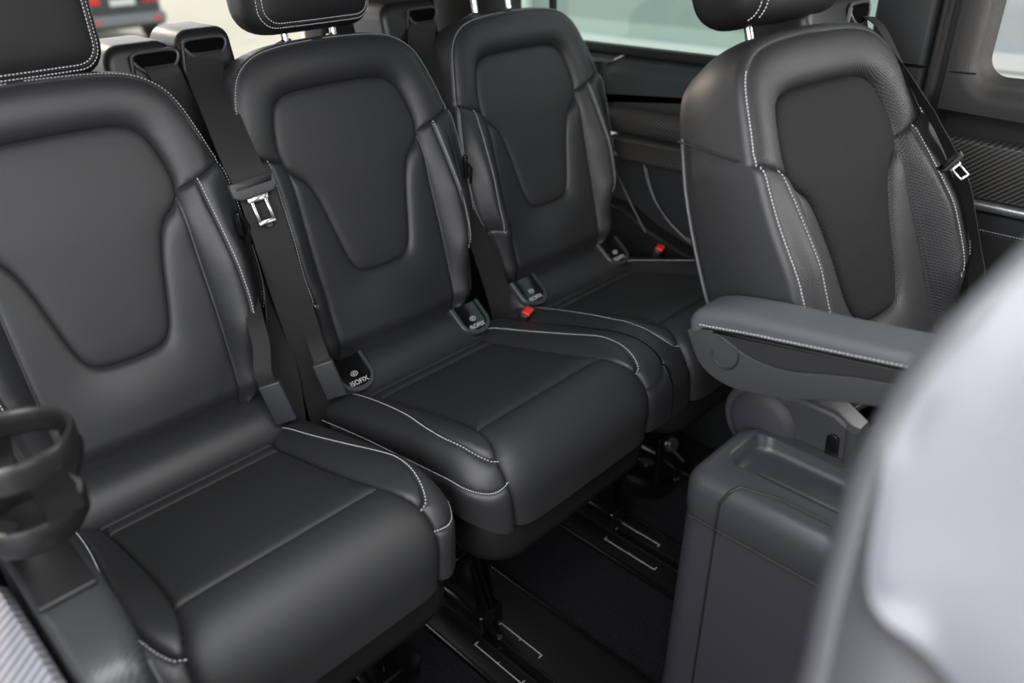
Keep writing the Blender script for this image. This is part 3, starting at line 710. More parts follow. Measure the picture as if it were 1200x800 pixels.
# armrest: runs forward along the left side of the seat, tipped up a little
def make_armrest(parent):
    seam = [(.486, .757), (.478, .763), (.45, .768), (.40, .777), (.34, .786), (.26, .798), (.16, .813), (.04, .832)]
    topc = [(.486, .757), (.4885, .764), (.486, .774), (.476, .785), (.455, .794), (.42, .8015), (.378, .807), (.30, .815), (.16, .832), (.04, .850)]
    botc = [(.486, .757), (.4845, .750), (.477, .735), (.464, .714), (.447, .702), (.425, .6965), (.40, .6965), (.34, .711), (.26, .740), (.16, .762), (.04, .783)]
    mould = [(.452, .766), (.436, .763), (.418, .757), (.403, .751), (.38, .7475), (.34, .7505), (.26, .7745), (.16, .793), (.04, .813)]
    x0, x1 = .800, .872; hw = (x1 - x0) / 2; xc = (x0 + x1) / 2
    def block(prof, name, m, rnd, ins_=0.0, lab=None, spine=None):
        V = []; F = []; n = len(prof); h_ = hw - ins_
        xs = [(-h_ + rnd * (1 - math.cos(PI / 2 * k / 7)), rnd * (1 - math.sin(PI / 2 * k / 7))) for k in range(8)]
        secs = xs + [(-x, i) for x, i in xs[::-1]]
        P = np.array(prof); T = np.roll(P, -1, 0) - np.roll(P, 1, 0); T /= np.linalg.norm(T, axis=1)[:, None]; N_ = np.stack([T[:, 1], -T[:, 0]], 1)
        a2 = (P[:, 0] * np.roll(P[:, 1], -1) - np.roll(P[:, 0], -1) * P[:, 1]).sum()
        if a2 < 0: N_ = -N_
        for x, i in secs:
            Q_ = P - N_ * i
            if spine is not None:
                a_, b_ = np.array(spine[0]), np.array(spine[1]); t_ = np.clip(((P - a_) @ (b_ - a_)) / ((b_ - a_) @ (b_ - a_)), 0, 1); c_ = a_ + t_[:, None] * (b_ - a_)
                d_ = P - c_; L_ = np.linalg.norm(d_, axis=1)[:, None]; Q_ = c_ + d_ * np.maximum(1 - i / (L_ + 1e-9), .12)
                Q_[:, 1] = np.where(d_[:, 1] < 0, P[:, 1] - np.minimum(0, 0), Q_[:, 1]); Q_[:, 1] = np.where(d_[:, 1] < 0, P[:, 1], Q_[:, 1])
            for (y_, z_) in Q_: V.append((xc + x, y_, z_))
        for j in range(len(secs) - 1):
            for k in range(n): F.append((j * n + k, j * n + (k + 1) % n, (j + 1) * n + (k + 1) % n, (j + 1) * n + k))
        F.append(tuple(range(n))[::-1]); F.append(tuple((len(secs) - 1) * n + k for k in range(n)))
        return mk(name, V, F, m, parent, auto=.9, label=lab)
    sm = [tuple(v) for v in spline(seam, .010)]; tp = [tuple(v) for v in spline(topc, .010)]; bt = [tuple(v) for v in spline(botc, .010)]; mo = [tuple(v) for v in spline(mould, .008)]
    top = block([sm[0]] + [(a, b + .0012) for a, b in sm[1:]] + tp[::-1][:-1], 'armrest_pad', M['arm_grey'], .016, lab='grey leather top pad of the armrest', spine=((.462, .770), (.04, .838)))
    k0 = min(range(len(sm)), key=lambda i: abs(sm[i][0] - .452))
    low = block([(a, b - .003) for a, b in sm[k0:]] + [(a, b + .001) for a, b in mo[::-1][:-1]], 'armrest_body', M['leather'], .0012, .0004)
    und = block([(a, b - .003) for a, b in sm[:k0]] + mo + bt[::-1][:-1], 'armrest_underside', M['grey_plastic'], .0016, .0016)
    pts = [Vector((x0 - .0002, a, b + .0042)) for a, b in sm[2:]]
    stitch3(pts, (-1, 0, .25), 'armrest_stitching', M['thread'], top)
    pv = [(.440, .762)] + [(.4265 - .019 * math.cos(a) * 1.0, .742 - .0225 * math.sin(a)) for a in np.linspace(math.radians(-25), math.radians(175), 18)]
    g = MB(); g.tube([(x0 + .0016, y_, z_) for y_, z_ in pv], .0014, 6); g.make('pivot_cap', M['rubber'], und)
    return top
make_armrest(rootD)
# recliner hub with slotted cover, below the armrest
g = MB(); hubP = [(-.010 + .062 * math.cos(a), .062 * math.sin(a)) for a in np.linspace(math.radians(70), math.radians(300), 26)] + [(.04, -.075), (.125, -.09), (.135, -.04), (.115, .045), (.085, .062), (.04, .064)]
g.prism([(a, b) for a, b in hubP], (.905, .385, .612), (0, -1, 0), (0, 0, 1), (-1, 0, 0), .035, .010, 4)
hub = g.make('recliner_cover', M['grey_plastic'], rootD, auto=.7)
g = MB(); g.lathe([(0, .010), (.035, .0085), (.046, .004), (.050, 0)], (.870, .395, .612), (-1, 0, 0), 36); g.make('recliner_dial', M['console'], hub)
g = MB(); g.prism([(0, -.045), (.018, -.045), (.012, .028), (.004, .032), (-.004, .026)], (.8695, .300, .612), (0, -1, 0), (0, 0, 1), (-1, 0, 0), .004, .001); g.make('cover_slot', M['gloss'], hub)
g = MB(); g.prism([(0, -.05), (.020, -.05), (.006, .050), (-.010, .050)], (.875, .272, .612), (0, -1, 0), (0, 0, 1), (-1, 0, 0), .014, .004); g.make('recline_lever', M['grey_plastic'], hub)
# seat frame of the captain seat
g = MB(); g.box((1.10, .14, .30), (.34, .34, .24), .03); g.box((.98, .14, .10), (.06, .40, .20), .01); g.box((1.24, .14, .10), (.06, .40, .20), .01); g.make('seat_base', M['shell'], rootD)
# belt tower and belt of the captain seat
twD = make_tower(rootD, 1.265, .610, 1.116, .21, slot=.062, low=1.02)

def belt_tongue(parent, c, along, wide, nrm, sc=1.0, m='grey_plastic'):
    """plastic loop with a chrome tongue"""
    a, x, n = Vector(along).normalized(), Vector(wide).normalized(), Vector(nrm).normalized(); n = (n - a * a.dot(n)).normalized(); x2 = a.cross(n); x = x2 if x2.dot(x) > 0 else -x2; c = Vector(c); R3 = Matrix((x, a, n)).transposed()
    g = MB(); poly = [(-.031, .012), (-.031, -.006), (-.022, -.013), (.022, -.013), (.031, -.006), (.031, .012), (.027, .012), (.024, .003), (-.024, .003), (-.027, .012)]
    g.prism([(u * sc, v * sc) for u, v in poly[::-1]], c, x, -a, n, .010 * sc, .003); h = g.make('tongue_housing', M[m], parent, auto=.7)
    g = MB(); c2 = c + n * .004 * sc
    for (u0, v0, u1, v1) in ((-.0115, -.048, -.0075, -.010), (.0075, -.048, .0115, -.010), (-.0115, -.052, .0115, -.046), (-.014, -.020, .014, -.011)):
        g.box(c2 - a * ((v0 + v1) / 2 * sc) * -1 * -1 + x * ((u0 + u1) / 2 * sc), ((u1 - u0) * sc, (v1 - v0) * sc, .0022 * sc), .0007, R3)
    g.make('tongue', M['chrome'], h, label='chrome tongue')
    return h
def belt(name, label, pts, wd, loc, group='seat belts', width=.046):
    r = empty(name, loc, label, 'seat belt', group); g = MB(); g.ribbon(pts, wd, width); g.make('webbing', M['web'], r); return r
X = (1, 0, 0)
# belt of the middle seat: from the right-hand tower down over the gap, tongue parked on it
bB = belt('seat_belt', 'black seat belt hanging between nearest and middle rear seats with a silver tongue', [(.588, 1.300, 1.072), (.584, 1.276, 1.058), (.577, 1.264, 1.044), (.562, 1.238, 1.022), (.545, 1.175, .978), (.532, 1.115, .925), (.533, 1.088, .885), (.535, 1.074, .834), (.542, 1.06, .736), (.553, 1.05, .626), (.561, 1.04, .491), (.563, 1.04, .44)],
          [X, X, X, X, X, (1, -.05, .1), (1, -.1, .1), (1, -.15, .1), (1, -.35, .15), (.95, -.45, .1), (.9, -.5, 0), (.9, -.5, 0)], (.56, 1.04, .40), width=.056)
dirB = Vector((.006, -.022, -.07)).normalized()
belt_tongue(bB, (.5275, 1.082, .890), dirB, (1, -.1, .22), (-.25, -1, .35), 1.12)
g = MB(); g.lathe([(0, .004), (.0045, .0035), (.006, .001), (.006, 0)], (.536, 1.068, .832), (-.1, -1, .3), 14); g.make('belt_stop_button', M['grey_plastic'], bB)
bA = belt('seat_belt', 'black seat belt running from the left belt tower behind the nearest rear seat shoulder', [(.507, 1.300, 1.060), (.509, 1.276, 1.048), (.511, 1.266, 1.034), (.515, 1.262, 1.015), (.524, 1.245, .968), (.532, 1.22, .91), (.530, 1.17, .86), (.520, 1.115, .81), (.513, 1.08, .76), (.512, 1.07, .71), (.510, 1.06, .641), (.505, 1.05, .582), (.497, 1.04, .506), (.495, 1.04, .45)],
          [X, X, X, (1, .1, 0), (1, .2, 0), (.8, .5, 0), (.5, .8, 0), (.35, .9, 0), (.4, .9, 0), (.6, .8, 0), (.9, .35, 0), (1, 0, 0), (1, -.2, 0), (1, -.2, 0)], (.50, 1.04, .42), width=.050)
g = MB(); g.box((.503, 1.095, .835), (.010, .012, .040), .004); g.tube([(.500, 1.085, .86), (.507, 1.078, .835), (.506, 1.082, .80)], .003, 8); g.make('belt_hook', M['gloss'], bA)
bC = belt('seat_belt', 'black seat belt hanging between the middle and the farthest rear seat', [(1.036, 1.300, 1.072), (1.032, 1.276, 1.058), (1.022, 1.264, 1.042), (1.000, 1.245, 1.015), (.985, 1.19, .95), (.970, 1.145, .87), (.958, 1.11, .80), (.958, 1.085, .73), (.975, 1.07, .658), (.996, 1.06, .579), (1.008, 1.05, .51), (1.01, 1.05, .46)],
          [X, X, X, X, (1, .1, 0), (.6, .7, 0), (.5, .8, 0), (.8, .5, 0), (1, .1, 0), (1, -.1, 0), (1, -.3, 0), (1, -.3, 0)], (1.0, 1.04, .43), width=.055)
g = MB(); g.tube([(.957, 1.085, .835), (.963, 1.077, .82), (.962, 1.08, .79)], .003, 8); g.box((.960, 1.09, .82), (.008, .010, .045), .003); g.make('belt_hook', M['gloss'], bC)
# captain seat belt
def pd(t, s_, n): return tuple(plD(np.array([[t, s_]]), np.array([n]))[0])
DPTS = [(1.351, 0.545, 1.08), (1.343, 0.52, 1.067), (1.331, 0.488, 1.036), (1.303, 0.448, 1.006), (1.304, 0.414, 0.966), (1.293, 0.386, 0.94), (1.305, 0.363, 0.902), (1.305, 0.337, 0.861), (1.305, 0.318, 0.818), (1.308, 0.294, 0.753), (1.274, 0.266, 0.7)]
DTON = [(1.229, 0.341, 0.911), (1.277, 0.323, 0.873)]
bD = belt('seat_belt', 'black seat belt over the outer shoulder of the armrest seat with a hanging tongue', DPTS,
          [(1, -.2, -.1), (1, -.2, -.2), (.9, -.1, -.3), (.8, .3, -.4), (.7, .5, -.4), (.7, .5, -.4), (.6, .6, -.3), (.5, .8, -.1), (.5, .8, 0), (.5, .8, 0), (.5, .8, 0)], (1.42, .3, .60), width=.030)
cD = Vector(DTON[0]); belt_tongue(bD, cD, (.22, -.74, -.67), (.55, -.62, .25), (-.80, -.30, .45), .60, 'plastic')

def buckle(x, y, z, label, red=True, rot=0.0, tall=.10):
    r = empty('belt_buckle', (x, y, z - tall), label, 'belt buckle', 'seat belt buckles'); R3 = (Matrix.Rotation(.25, 3, 'X') @ Matrix.Rotation(rot, 3, 'Z'))
    g = MB(); g.box((x, y, z - tall / 2), (.034, .020, tall), .005, R3); h = g.make('buckle_body', M['plastic'], r)
    if red:
        g = MB(); g.box(Vector((x, y, z - tall / 2)) + R3 @ Vector((0, -.002, tall / 2)), (.026, .018, .008), .003, R3); g.make('release_button', M['red'], r, label='red release button')
    return r
buckle(.992, .978, .548, 'belt buckle with red button in the gap between middle and farthest rear seat', rot=.3)
buckle(1.432, .975, .548, 'belt buckle with red button between farthest rear seat and the side wall', rot=.3)
def anchor(x, y, z, label, h, strap):
    r = empty('belt_anchor', (x, y, z - h), label, 'belt anchor', 'belt anchor stalks'); R3 = Matrix.Rotation(-.62, 3, 'Z') @ Matrix.Rotation(-.22, 3, 'Y')
    g = MB(); g.box((x, y, z - h / 2), (.034, .012, h), .003, R3); g.make('anchor_sleeve', M['grey_plastic'], r)
    g = MB(); g.ribbon(strap, [(1, -.6, 0)] * 5, .026); g.make('anchor_strap', M['web'], r)
anchor(.461, .998, .612, 'grey plastic belt anchor sleeve between the nearest rear seat and its cushion', .075, [(0.453, 1.0, 0.603), (0.45, 1.005, 0.632), (0.465, 1.025, 0.665), (0.475, 1.05, 0.692), (0.492, 1.09, 0.714)])
anchor(.557, .998, .608, 'grey plastic belt anchor sleeve at the left end of the middle rear seat roll', .070, [(0.556, 1.0, 0.583), (0.553, 1.005, 0.605), (0.558, 1.025, 0.626), (0.567, 1.05, 0.64), (0.586, 1.09, 0.651)])

# ------------------------------------------------------------------ floor, rails
g = MB(); g.box((.6, .7, -.01), (2.1, 3.6, .02), 0); structure(g.make('floor', M['carpet'], None, smooth=False))
def rail(x0, x1, slot, marks, label):
    r = empty('floor_rail', ((x0 + x1) / 2, .2, 0), label, 'seat rail', 'seat rails in the floor')
    g = MB(); y0, y1 = -.9, 1.35; cy_ = (y0 + y1) / 2; ln = y1 - y0
    g.box(((x0 + slot - .012) / 2, cy_, .003), (slot - .012 - x0, ln, .006), .0015); g.box(((x1 + slot + .012) / 2, cy_, .003), (x1 - slot - .012, ln, .006), .0015)
    g.box((slot - .012, cy_, .005), (.005, ln, .010), .0015); g.box((slot + .012, cy_, .005), (.005, ln, .010), .0015); g.make('rail_cover', M['rail_black'], r, auto=.5)
    g = MB(); g.box((slot, cy_, .001), (.019, ln, .002), 0); g.make('rail_channel', M['gloss'], r, smooth=False)
    g = MB(); g.box((x0 + .004, cy_, .006), (.008, ln, .012), .002); g.box((x1 - .004, cy_, .006), (.008, ln, .012), .002); g.make('rail_edge', M['gloss'], r, auto=.5)
    for mx, ya, yb, d in marks:
        g = MB(); g.box((mx, (ya + yb) / 2, .0064), (.0011, ya - yb, .0008), 0); 
        for yy_ in (ya, yb): g.box((mx + d * .004, yy_, .0064), (.009, .0013, .0008), 0)
        g.box((mx + d * .002, (ya + yb) / 2, .0064), (.005, .0014, .0008), 0); g.make('position_mark', M['white_print'], r, smooth=False)
rail(.625, .830, .695, [(.664, .80, .675, 1), (.735, .80, .69, -1)], 'black floor rail with white position marks under the middle rear seat leg')
rail(1.020, 1.160, 1.100, [(1.060, .80, .665, 1), (1.128, .825, .70, -1)], 'black floor rail with white position marks beside the console')
def hatch(x, y, w_, d_, label, tab):
    r = empty('floor_anchor_plate', (x, y, 0), label, 'floor plate', 'recessed floor plates'); c_ = .03
    P = [(-w_ / 2, -d_ / 2 + c_), (-w_ / 2 + c_, -d_ / 2), (w_ / 2 - c_, -d_ / 2), (w_ / 2, -d_ / 2 + c_), (w_ / 2, d_ / 2), (-w_ / 2, d_ / 2)]
    g = MB(); g.prism(P, (x, y, 0), (1, 0, 0), (0, 1, 0), (0, 0, 1), .005, .002); pl = g.make('plate', M['gloss'], r, auto=.5)
    g = MB(); g.tube([(x + tab[0], y + tab[1], .005), (x + tab[0] + .006, y + tab[1] - .004, .02), (x + tab[0] + .020, y + tab[1], .005)], .0035, 6); g.make('eyelet', M['steel'], pl)
hatch(1.315, .87, .17, .16, 'glossy black recessed floor plate with a small metal eye, beyond the console', (0.02, .02))
hatch(.495, .90, .16, .15, 'glossy black recessed floor plate under the nearest rear seat', (-.03, .03))

# ------------------------------------------------------------------ centre console
rc = empty('centre_console', (.79, .22, 0), 'dark grey plastic pull-out table console with a recessed tray on top', 'console')
def rrect(x0, x1, y0, y1, r, n=6):
    P = []
    for cx, cy_, a0_ in ((x1 - r, y1 - r, 0), (x0 + r, y1 - r, PI / 2), (x0 + r, y0 + r, PI), (x1 - r, y0 + r, 1.5 * PI)):
        for k in range(n + 1): an = a0_ + PI / 2 * k / n; P.append((cx + r * math.cos(an), cy_ + r * math.sin(an)))
    return P
def stack(layers, cap0=True, cap1=True):
    n = len(layers[0]); V = [p for L in layers for p in L]; F = [(j * n + k, j * n + (k + 1) % n, (j + 1) * n + (k + 1) % n, (j + 1) * n + k) for j in range(len(layers) - 1) for k in range(n)]
    if cap0: F.append(tuple(range(n))[::-1])
    if cap1: F.append(tuple((len(layers) - 1) * n + k for k in range(n)))
    return V, F
CX0, CX1, CY0, CY1 = .712, .868, .02, .418
def lay(d, z, r=.03): return [(x, y, z) for x, y in rrect(CX0 - d, CX1 + d, CY0 - d, CY1 + d, r + d)]
V, F = stack([lay(.012, .02), lay(.006, .30), lay(0, .545)], True, True); body = mk('console_body', V, F, M['console'], rc, auto=.7)
# top block with tray: outer rounded, inner recess
def rim_(d, z, r=.03): return [(x, y, z) for x, y in rrect(CX0 - d, CX1 + d, CY0 - d, CY1 + d, max(r + d, .004))]
def tray(d, z): return [(x, y, z) for x, y in rrect(.768 + d, .866 - d - .004, .16 + d, .390 - d, .022 - d * .5)]
lays = [rim_(.001, .547), rim_(.002, .552), rim_(.002, .588), rim_(-.002, .600), rim_(-.008, .608), rim_(-.018, .6115), tray(-.006, .6118), tray(-.002, .6112), tray(.0005, .608), tray(.0025, .590), tray(.006, .584), tray(.014, .582)]
V, F = stack(lays, True, True); tb = mk('console_top', V, F, M['console_top'], rc, auto=.8)
g = MB(); g.tube([(CX0 - .0118, .362, .03), (CX0 - .0088, .362, .16), (CX0 - .0060, .362, .30), (CX0 - .003, .362, .42), (CX0 + .0002, .362, .545)], .0020, 6); g.tube([(CX0 - .002, .362, .545), (CX0 - .0025, .360, .590), (CX0 + .006, .352, .6085), (CX0 + .018, .345, .6125)], .0022, 6); g.tube([(CX0 + .018, .345, .6125), (CX0 + .030, .30, .6128), (CX0 + .030, .05, .6128)], .0016, 6)
g.make('panel_gap', M['rubber'], body)
g = MB(); g.tube([(CX0 - .0018, y_, .546) for y_ in np.linspace(.03, .40, 8)], .0018, 6); g.make('panel_gap', M['rubber'], body)
g = MB(); g.box((.797, .26, .586), (.007, .19, .012), .003); g.make('tray_rib', M['grey_plastic'], tb)

# ------------------------------------------------------------------ foreground seat (right) and armrest with cup holder (left)
FO = np.array([0.32263, 0.06533, 1.02276]); FT = np.array([0.37166, -0.88747, 0.27252]); FS = np.array([0.45967, 0.43095, 0.77652]); FN = np.array([-0.80658, -0.16334, 0.56811])
rf_ = empty('front_seat', (.45, -.05, 0), 'blurred dark leather seat shoulder with window glare painted in grey, close to the camera at the right edge', 'car seat')
left = spline([(.150, .185), (.100, .158), (.066, .126), (.045, .108), (.021, .085), (.004, .067), (-.012, .047), (-.026, .023), (-.037, 0), (-.046, -.027), (-.056, -.059), (-.065, -.093), (-.077, -.132), (-.088, -.20), (-.090, -.27)], .006)
fo = np.vstack([left, resample(np.array([(-.09, -.27), (.26, -.27), (.30, .0), (.26, .20), (.15, .185)]), .008)[1:-1]])
fo = fo + np.array([.012, -.006])
rdg = spline([(.10, .135), (.05, .100), (.022, .070), (.004, .050), (-.012, .026), (-.022, -.008), (-.029, -.045), (-.024, -.062), (-.004, -.078), (.03, -.13), (.05, -.20), (.055, -.29)], .004)
def fh(P):
    d = dist_to(P, [rdg]); do = dist_to(P, [np.vstack([fo, fo[:1]])])
    side = (P[:, 0] > np.interp(-P[:, 1], -rdg[:, 1], rdg[:, 0]))
    return -.018 * np.exp(-do / .016) + np.where(side, -.010 * (1 - np.exp(-d / .018)), -.006 * (1 - np.exp(-d / .02))) + .0035 * np.exp(-(d / .004) ** 2)
def fplace(P, h): return FO + P[:, :1] * FT + P[:, 1:] * FS + np.asarray(h)[:, None] * FN
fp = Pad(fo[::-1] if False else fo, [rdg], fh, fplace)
fp.emit([('backrest_side', [(.08, 0)], M['front_leather']), ('backrest_rear_panel', [(-.045, -.1)], M['front_dark'])], rf_)  # lighter side tone is glare painted into the leather colour
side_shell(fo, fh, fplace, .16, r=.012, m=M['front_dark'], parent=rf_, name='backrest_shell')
g = MB(); g.box((.55, -.12, .50), (.30, .30, .25), .05); g.box((.55, -.12, .2), (.2, .25, .36), .03); g.make('seat_base', M['shell'], rf_)

ra = empty('armrest_console', (.08, .7, 0), 'blurred dark armrest with inset lid in the lower left corner', 'armrest')
def sect(y, x0, x1, zt, zb, r):
    P = [(x0, zb), (x1, zb)]; 
    for k in range(7): an = PI / 2 * k / 6; P.append((x1 - r + r * math.cos(an), zt - r + r * math.sin(an)))
    for k in range(7): an = PI / 2 + PI / 2 * k / 6; P.append((x0 + r * .6 + r * .6 * math.cos(an), zt - r * .6 + r * .6 * math.sin(an)))
    return [(x, y, z) for x, z in P]
secs = [sect(.562, .056, .076, .610, .40, .010), sect(.566, .050, .086, .645, .40, .014), sect(.575, .047, .093, .664, .40, .018), sect(.592, .045, .099, .674, .40, .020), sect(.62, .044, .104, .680, .40, .018), sect(.66, .044, .107, .683, .40, .018), sect(.72, .043, .108, .685, .42, .016), sect(.80, .042, .108, .686, .44, .016), sect(.86, .042, .109, .684, .46, .016)]
V, F = stack(secs); ab = mk('armrest_body', V, F, M['ribbed'], ra, auto=1.2)
g = MB(); g.box((.072, .742, .6875), (.054, .125, .007), .003); lid = g.make('armrest_lid', M['plastic'], ra)
g = MB(); g.box((.068, .782, .6920), (.020, .006, .003), .001); g.make('lid_catch', M['grey_plastic'], lid)
g = MB(); g.tube([(.100, .585, .655), (.103, .58, .62), (.107, .58, .56), (.110, .58, .50), (.112, .58, .42)], .0022, 8); g.make('side_trim_line', M['alu'], ra)
rch = empty('cup_holder', (.087, .729, .70), 'blurred black two-tier cup holder above the armrest in the left corner', 'cup holder')
cc = (.080, .730, 0)
g = MB(); g.lathe([(.048, .829), (.0465, .838), (.0485, .8425), (.0525, .8425), (.0545, .838), (.0540, .818), (.051, .815), (.0485, .818), (.048, .829)], cc, n=64); g.make('upper_ring', M['holder'], rch)
cb = (.074, .722, 0)
g = MB(); g.lathe([(.041, .770), (.0425, .778), (.0475, .779), (.0500, .773), (.0485, .756), (.042, .746), (.02, .741), (0, .740), (0, .745), (.02, .746), (.038, .753), (.041, .770)], cb, n=64); bas = g.make('lower_basket', M['holder'], rch)
for a in (0.2, 1.7, 3.3, 4.9):
    g = MB(); pts = [Vector(cc) + Vector((.0515 * math.cos(a), .0515 * math.sin(a), .822)), Vector(cc) + Vector((.0505 * math.cos(a + .08), .0505 * math.sin(a + .08), .80)), Vector(cb) + Vector((.0475 * math.cos(a + .25), .0475 * math.sin(a + .25), .775))]
    g.ribbon(pts, [(-math.sin(a), math.cos(a), 0)] * 3, .032, .005); g.make('holder_arm', M['holder'], rch)
for a in (0.6, 2.6, 5.2):
    g = MB(); g.lathe([(0, .006), (.010, .005), (.015, 0)], Vector(cb) + Vector((.027 * math.cos(a), .027 * math.sin(a), .748)), (-.5 * math.cos(a), -.5 * math.sin(a), 1), 18); g.make('grip_pad', M['grey_plastic'], bas)
g = MB(); g.tube([(.02, .76, .76), (.05, .80, .70), (.07, .83, .66)], .012, 10); g.make('holder_bracket', M['holder'], rch)
rs_ = empty('ribbed_trim', (0, .62, .5), 'blurred silvery ribbed trim strip at the lower left edge', 'trim')
secs = [[(x, y, z) for x, z in ((-.10, .40), (x1, .40), (x1, zt - .012), (x1 - .008, zt), (-.10, zt + .015))] for y, x1, zt in ((.42, .040, .660), (.50, .039, .668), (.58, .038, .676), (.66, .037, .680), (.76, .036, .680))]
V, F = stack(secs); mk('ribbed_panel', V, F, M['silver_ribbed'], rs_, auto=.6)

# ------------------------------------------------------------------ right wall of the van
WX = 1.50
def ywall(name, poly, m, dep=.05, bev=.012, x=WX, parent=None, st=True, label=None):
    """panel on the wall: polygon in (y, z), thickness dep towards the cabin"""
    g = MB(); g.prism([(-y, z) for y, z in poly], (x + dep, 0, 0), (0, -1, 0), (0, 0, 1), (-1, 0, 0), dep, bev, 4); o = g.make(name, m, parent, auto=.7, label=label)
    if parent is None and st: structure(o)
    return o
wr = empty('wall_right', (WX, .9, 0)); structure(wr)
ywall('lower_panel', [(1.6, 0), (.50, 0), (.50, .71), (1.6, .71)], M['trim'], .08, .006, WX + .012, wr)
ywall('upper_panel', [(1.155, .94), (1.20, .92), (1.205, .84), (1.20, .822), (.53, .822), (.53, .945)], M['trim_green_reflect'], .05, .034, WX - .014, wr)
ywall('rear_upper_panel', [(1.75, .94), (1.165, .94), (1.214, .918), (1.214, .80), (1.75, .80)], M['trim_green_reflect'], .05, .012, WX - .006, wr)
ywall('carbon_inlay', [(1.205, .832), (.53, .845), (.53, .775), (1.17, .765), (1.195, .79)], M['carbon'], .05, .026, WX - .014, wr, label='carbon weave inlay')
ywall('carbon_armrest', [(1.165, .762), (.53, .772), (.53, .715), (1.13, .708), (1.155, .725)], M['carbon'], .07, .010, WX - .012, wr)
g = MB(); pts = [(WX - .003, y_, z_) for y_, z_ in [(v[0], v[1]) for v in spline([(1.062, .706), (1.045, .66), (1.015, .615), (.965, .575), (.90, .552), (.70, .548)], .004)]]
g.tube(pts, .0012, 5); g.make('pocket_seam', M['piping'], wr)
for dz in (.003, -.004): stitch3([(p[0] - .001, p[1] + dz * 1.0, p[2] + dz) for p in pts], (-1, 0, 0), 'panel_stitching', M['thread'], wr)
g = MB(); g.tube([(WX - .03, 1.150, .72), (WX - .03, 1.08, .62), (WX - .03, 1.03, .555)], .0022, 6); g.make('panel_edge', M['grey_plastic'], wr)
ywall('seat_side_cover', [(1.30, .40), (.80, .40), (.80, .52), (.93, .535), (1.03, .565), (1.10, .60), (1.30, .62)], M['plastic'], .05, .01, WX - .03, wr)
# window 1 behind
w1 = empty('window_1', (WX, 1.1, .95)); structure(w1)
g = MB(); g.box((WX + .025, 1.12, .951), (.03, 1.22, .020), .005); g.box((WX + .02, 1.72, 1.2), (.03, .03, .5), .005); g.box((WX + .02, 1.12, 1.46), (.03, 1.22, .03), .005); g.make('window_seal', M['rubber'], w1)
g = MB(); g.box((WX + .045, 1.12, 1.2), (.004, 1.2, .51), 0); g.make('window_pane', M['pane'], w1, smooth=False)
g = MB(); g.box((WX + .03, 1.385, 1.2), (.014, .016, .5), .003); g.make('window_divider', M['rubber'], w1)
# centre pillar
wp = empty('trim_1', (WX, .55, .9)); structure(wp)
ywall('pillar_upper', [(.59, .992), (.487, .992), (.487, 1.55), (.59, 1.55)], M['trim'], .06, .012, WX - .02, wp)
ywall('pillar_lower', [(.59, 0), (.487, 0), (.487, .989), (.59, .989)], M['trim'], .06, .010, WX - .018, wp)
ywall('pillar_channel', [(.484, 0), (.474, 0), (.474, 1.55), (.484, 1.55)], M['door_trim'], .06, .004, WX - .012, wp)
g = MB(); g.box((WX + .04, .455, .78), (.03, .05, 1.56), 0); g.make('door_gap', M['rubber'], wp, smooth=False)
# sliding door
d1 = empty('door_1', (WX, .1, 0)); structure(d1)
ywall('door_inner_panel', [(.445, 0), (-.8, 0), (-.8, .95), (.445, .95)], M['rubber'], .02, .002, WX + .012, d1)
def hole_panel(name, yo, zo, hole, m, x, parent, depth, bev):
    """door face: outer rectangle with a rounded window opening, recess walls"""
    P = hole; n = len(P); c0 = np.array(P).mean(0)
    yo0, yo1 = yo; zo0, zo1 = zo; out = []
    for p in P:
        d = np.array(p) - c0; s_ = 1e9
        for k, lim in ((0, yo0 if d[0] < 0 else yo1), (1, zo0 if d[1] < 0 else zo1)):
            if abs(d[k]) > 1e-9: s_ = min(s_, (lim - c0[k]) / d[k])
        out.append(c0 + d * s_)
    T = np.roll(np.array(P), -1, 0) - np.roll(np.array(P), 1, 0); T /= np.linalg.norm(T, axis=1)[:, None]; N_ = np.stack([T[:, 1], -T[:, 0]], 1)
    if ((np.array(P) - c0) * N_).sum() < 0: N_ = -N_
    P = np.array(P); lays = [[(x, a, b) for a, b in out]]
    for k in range(9):
        an = PI / 2 * k / 8; lays.append([(x + bev * (1 - math.cos(an)), a, b) for a, b in P + N_ * bev * (1 - math.sin(an))])
    lays.append([(x + depth, a, b) for a, b in P - N_ * .012])
    V, F = stack(lays, False, False); return mk(name, V, F, m, parent, auto=1.2)
hole = rrect(-.60, .408, .972, 1.42, .045, 10)
hole_panel('door_frame', (-.80, .447), (.885, 1.60), hole, M['door_trim'], WX - .035, d1, .045, .030)
g = MB(); L0 = [(WX + .008, a, b) for a, b in rrect(-.60, .406, .974, 1.42, .043, 10)]; g.tube(L0 + L0[:2], .006, 8, cap=False); g.make('door_window_seal', M['rubber'], d1)
g = MB(); g.box((WX + .016, -.10, 1.196), (.003, 1.02, .47), 0); g.make('door_pane', M['pane_clear'], d1, smooth=False)
ywall('door_carbon_trim', [(.430, .884), (-.7, .884), (-.7, .790), (.430, .790)], M['carbon'], .03, .006, WX - .028, d1, label='carbon weave door trim')
ywall('door_chrome_strip', [(.430, .788), (-.7, .788), (-.7, .772), (.430, .772)], M['alu'], .04, .006, WX - .036, d1, label='bright satin metal strip')
ywall('door_lower_panel', [(.440, 0), (-.8, 0), (-.8, .768), (.440, .768)], M['trim'], .03, .008, WX - .022, d1)
stitch3([(WX - .0235, y_, .737) for y_ in (.40, -.4)], (-1, 0, 0), 'door_stitching', M['thread'], d1)
g = MB(); g.tube([(WX - .023, .40, .731), (WX - .023, -.4, .731)], .001, 5); g.make('door_seam', M['piping'], d1)
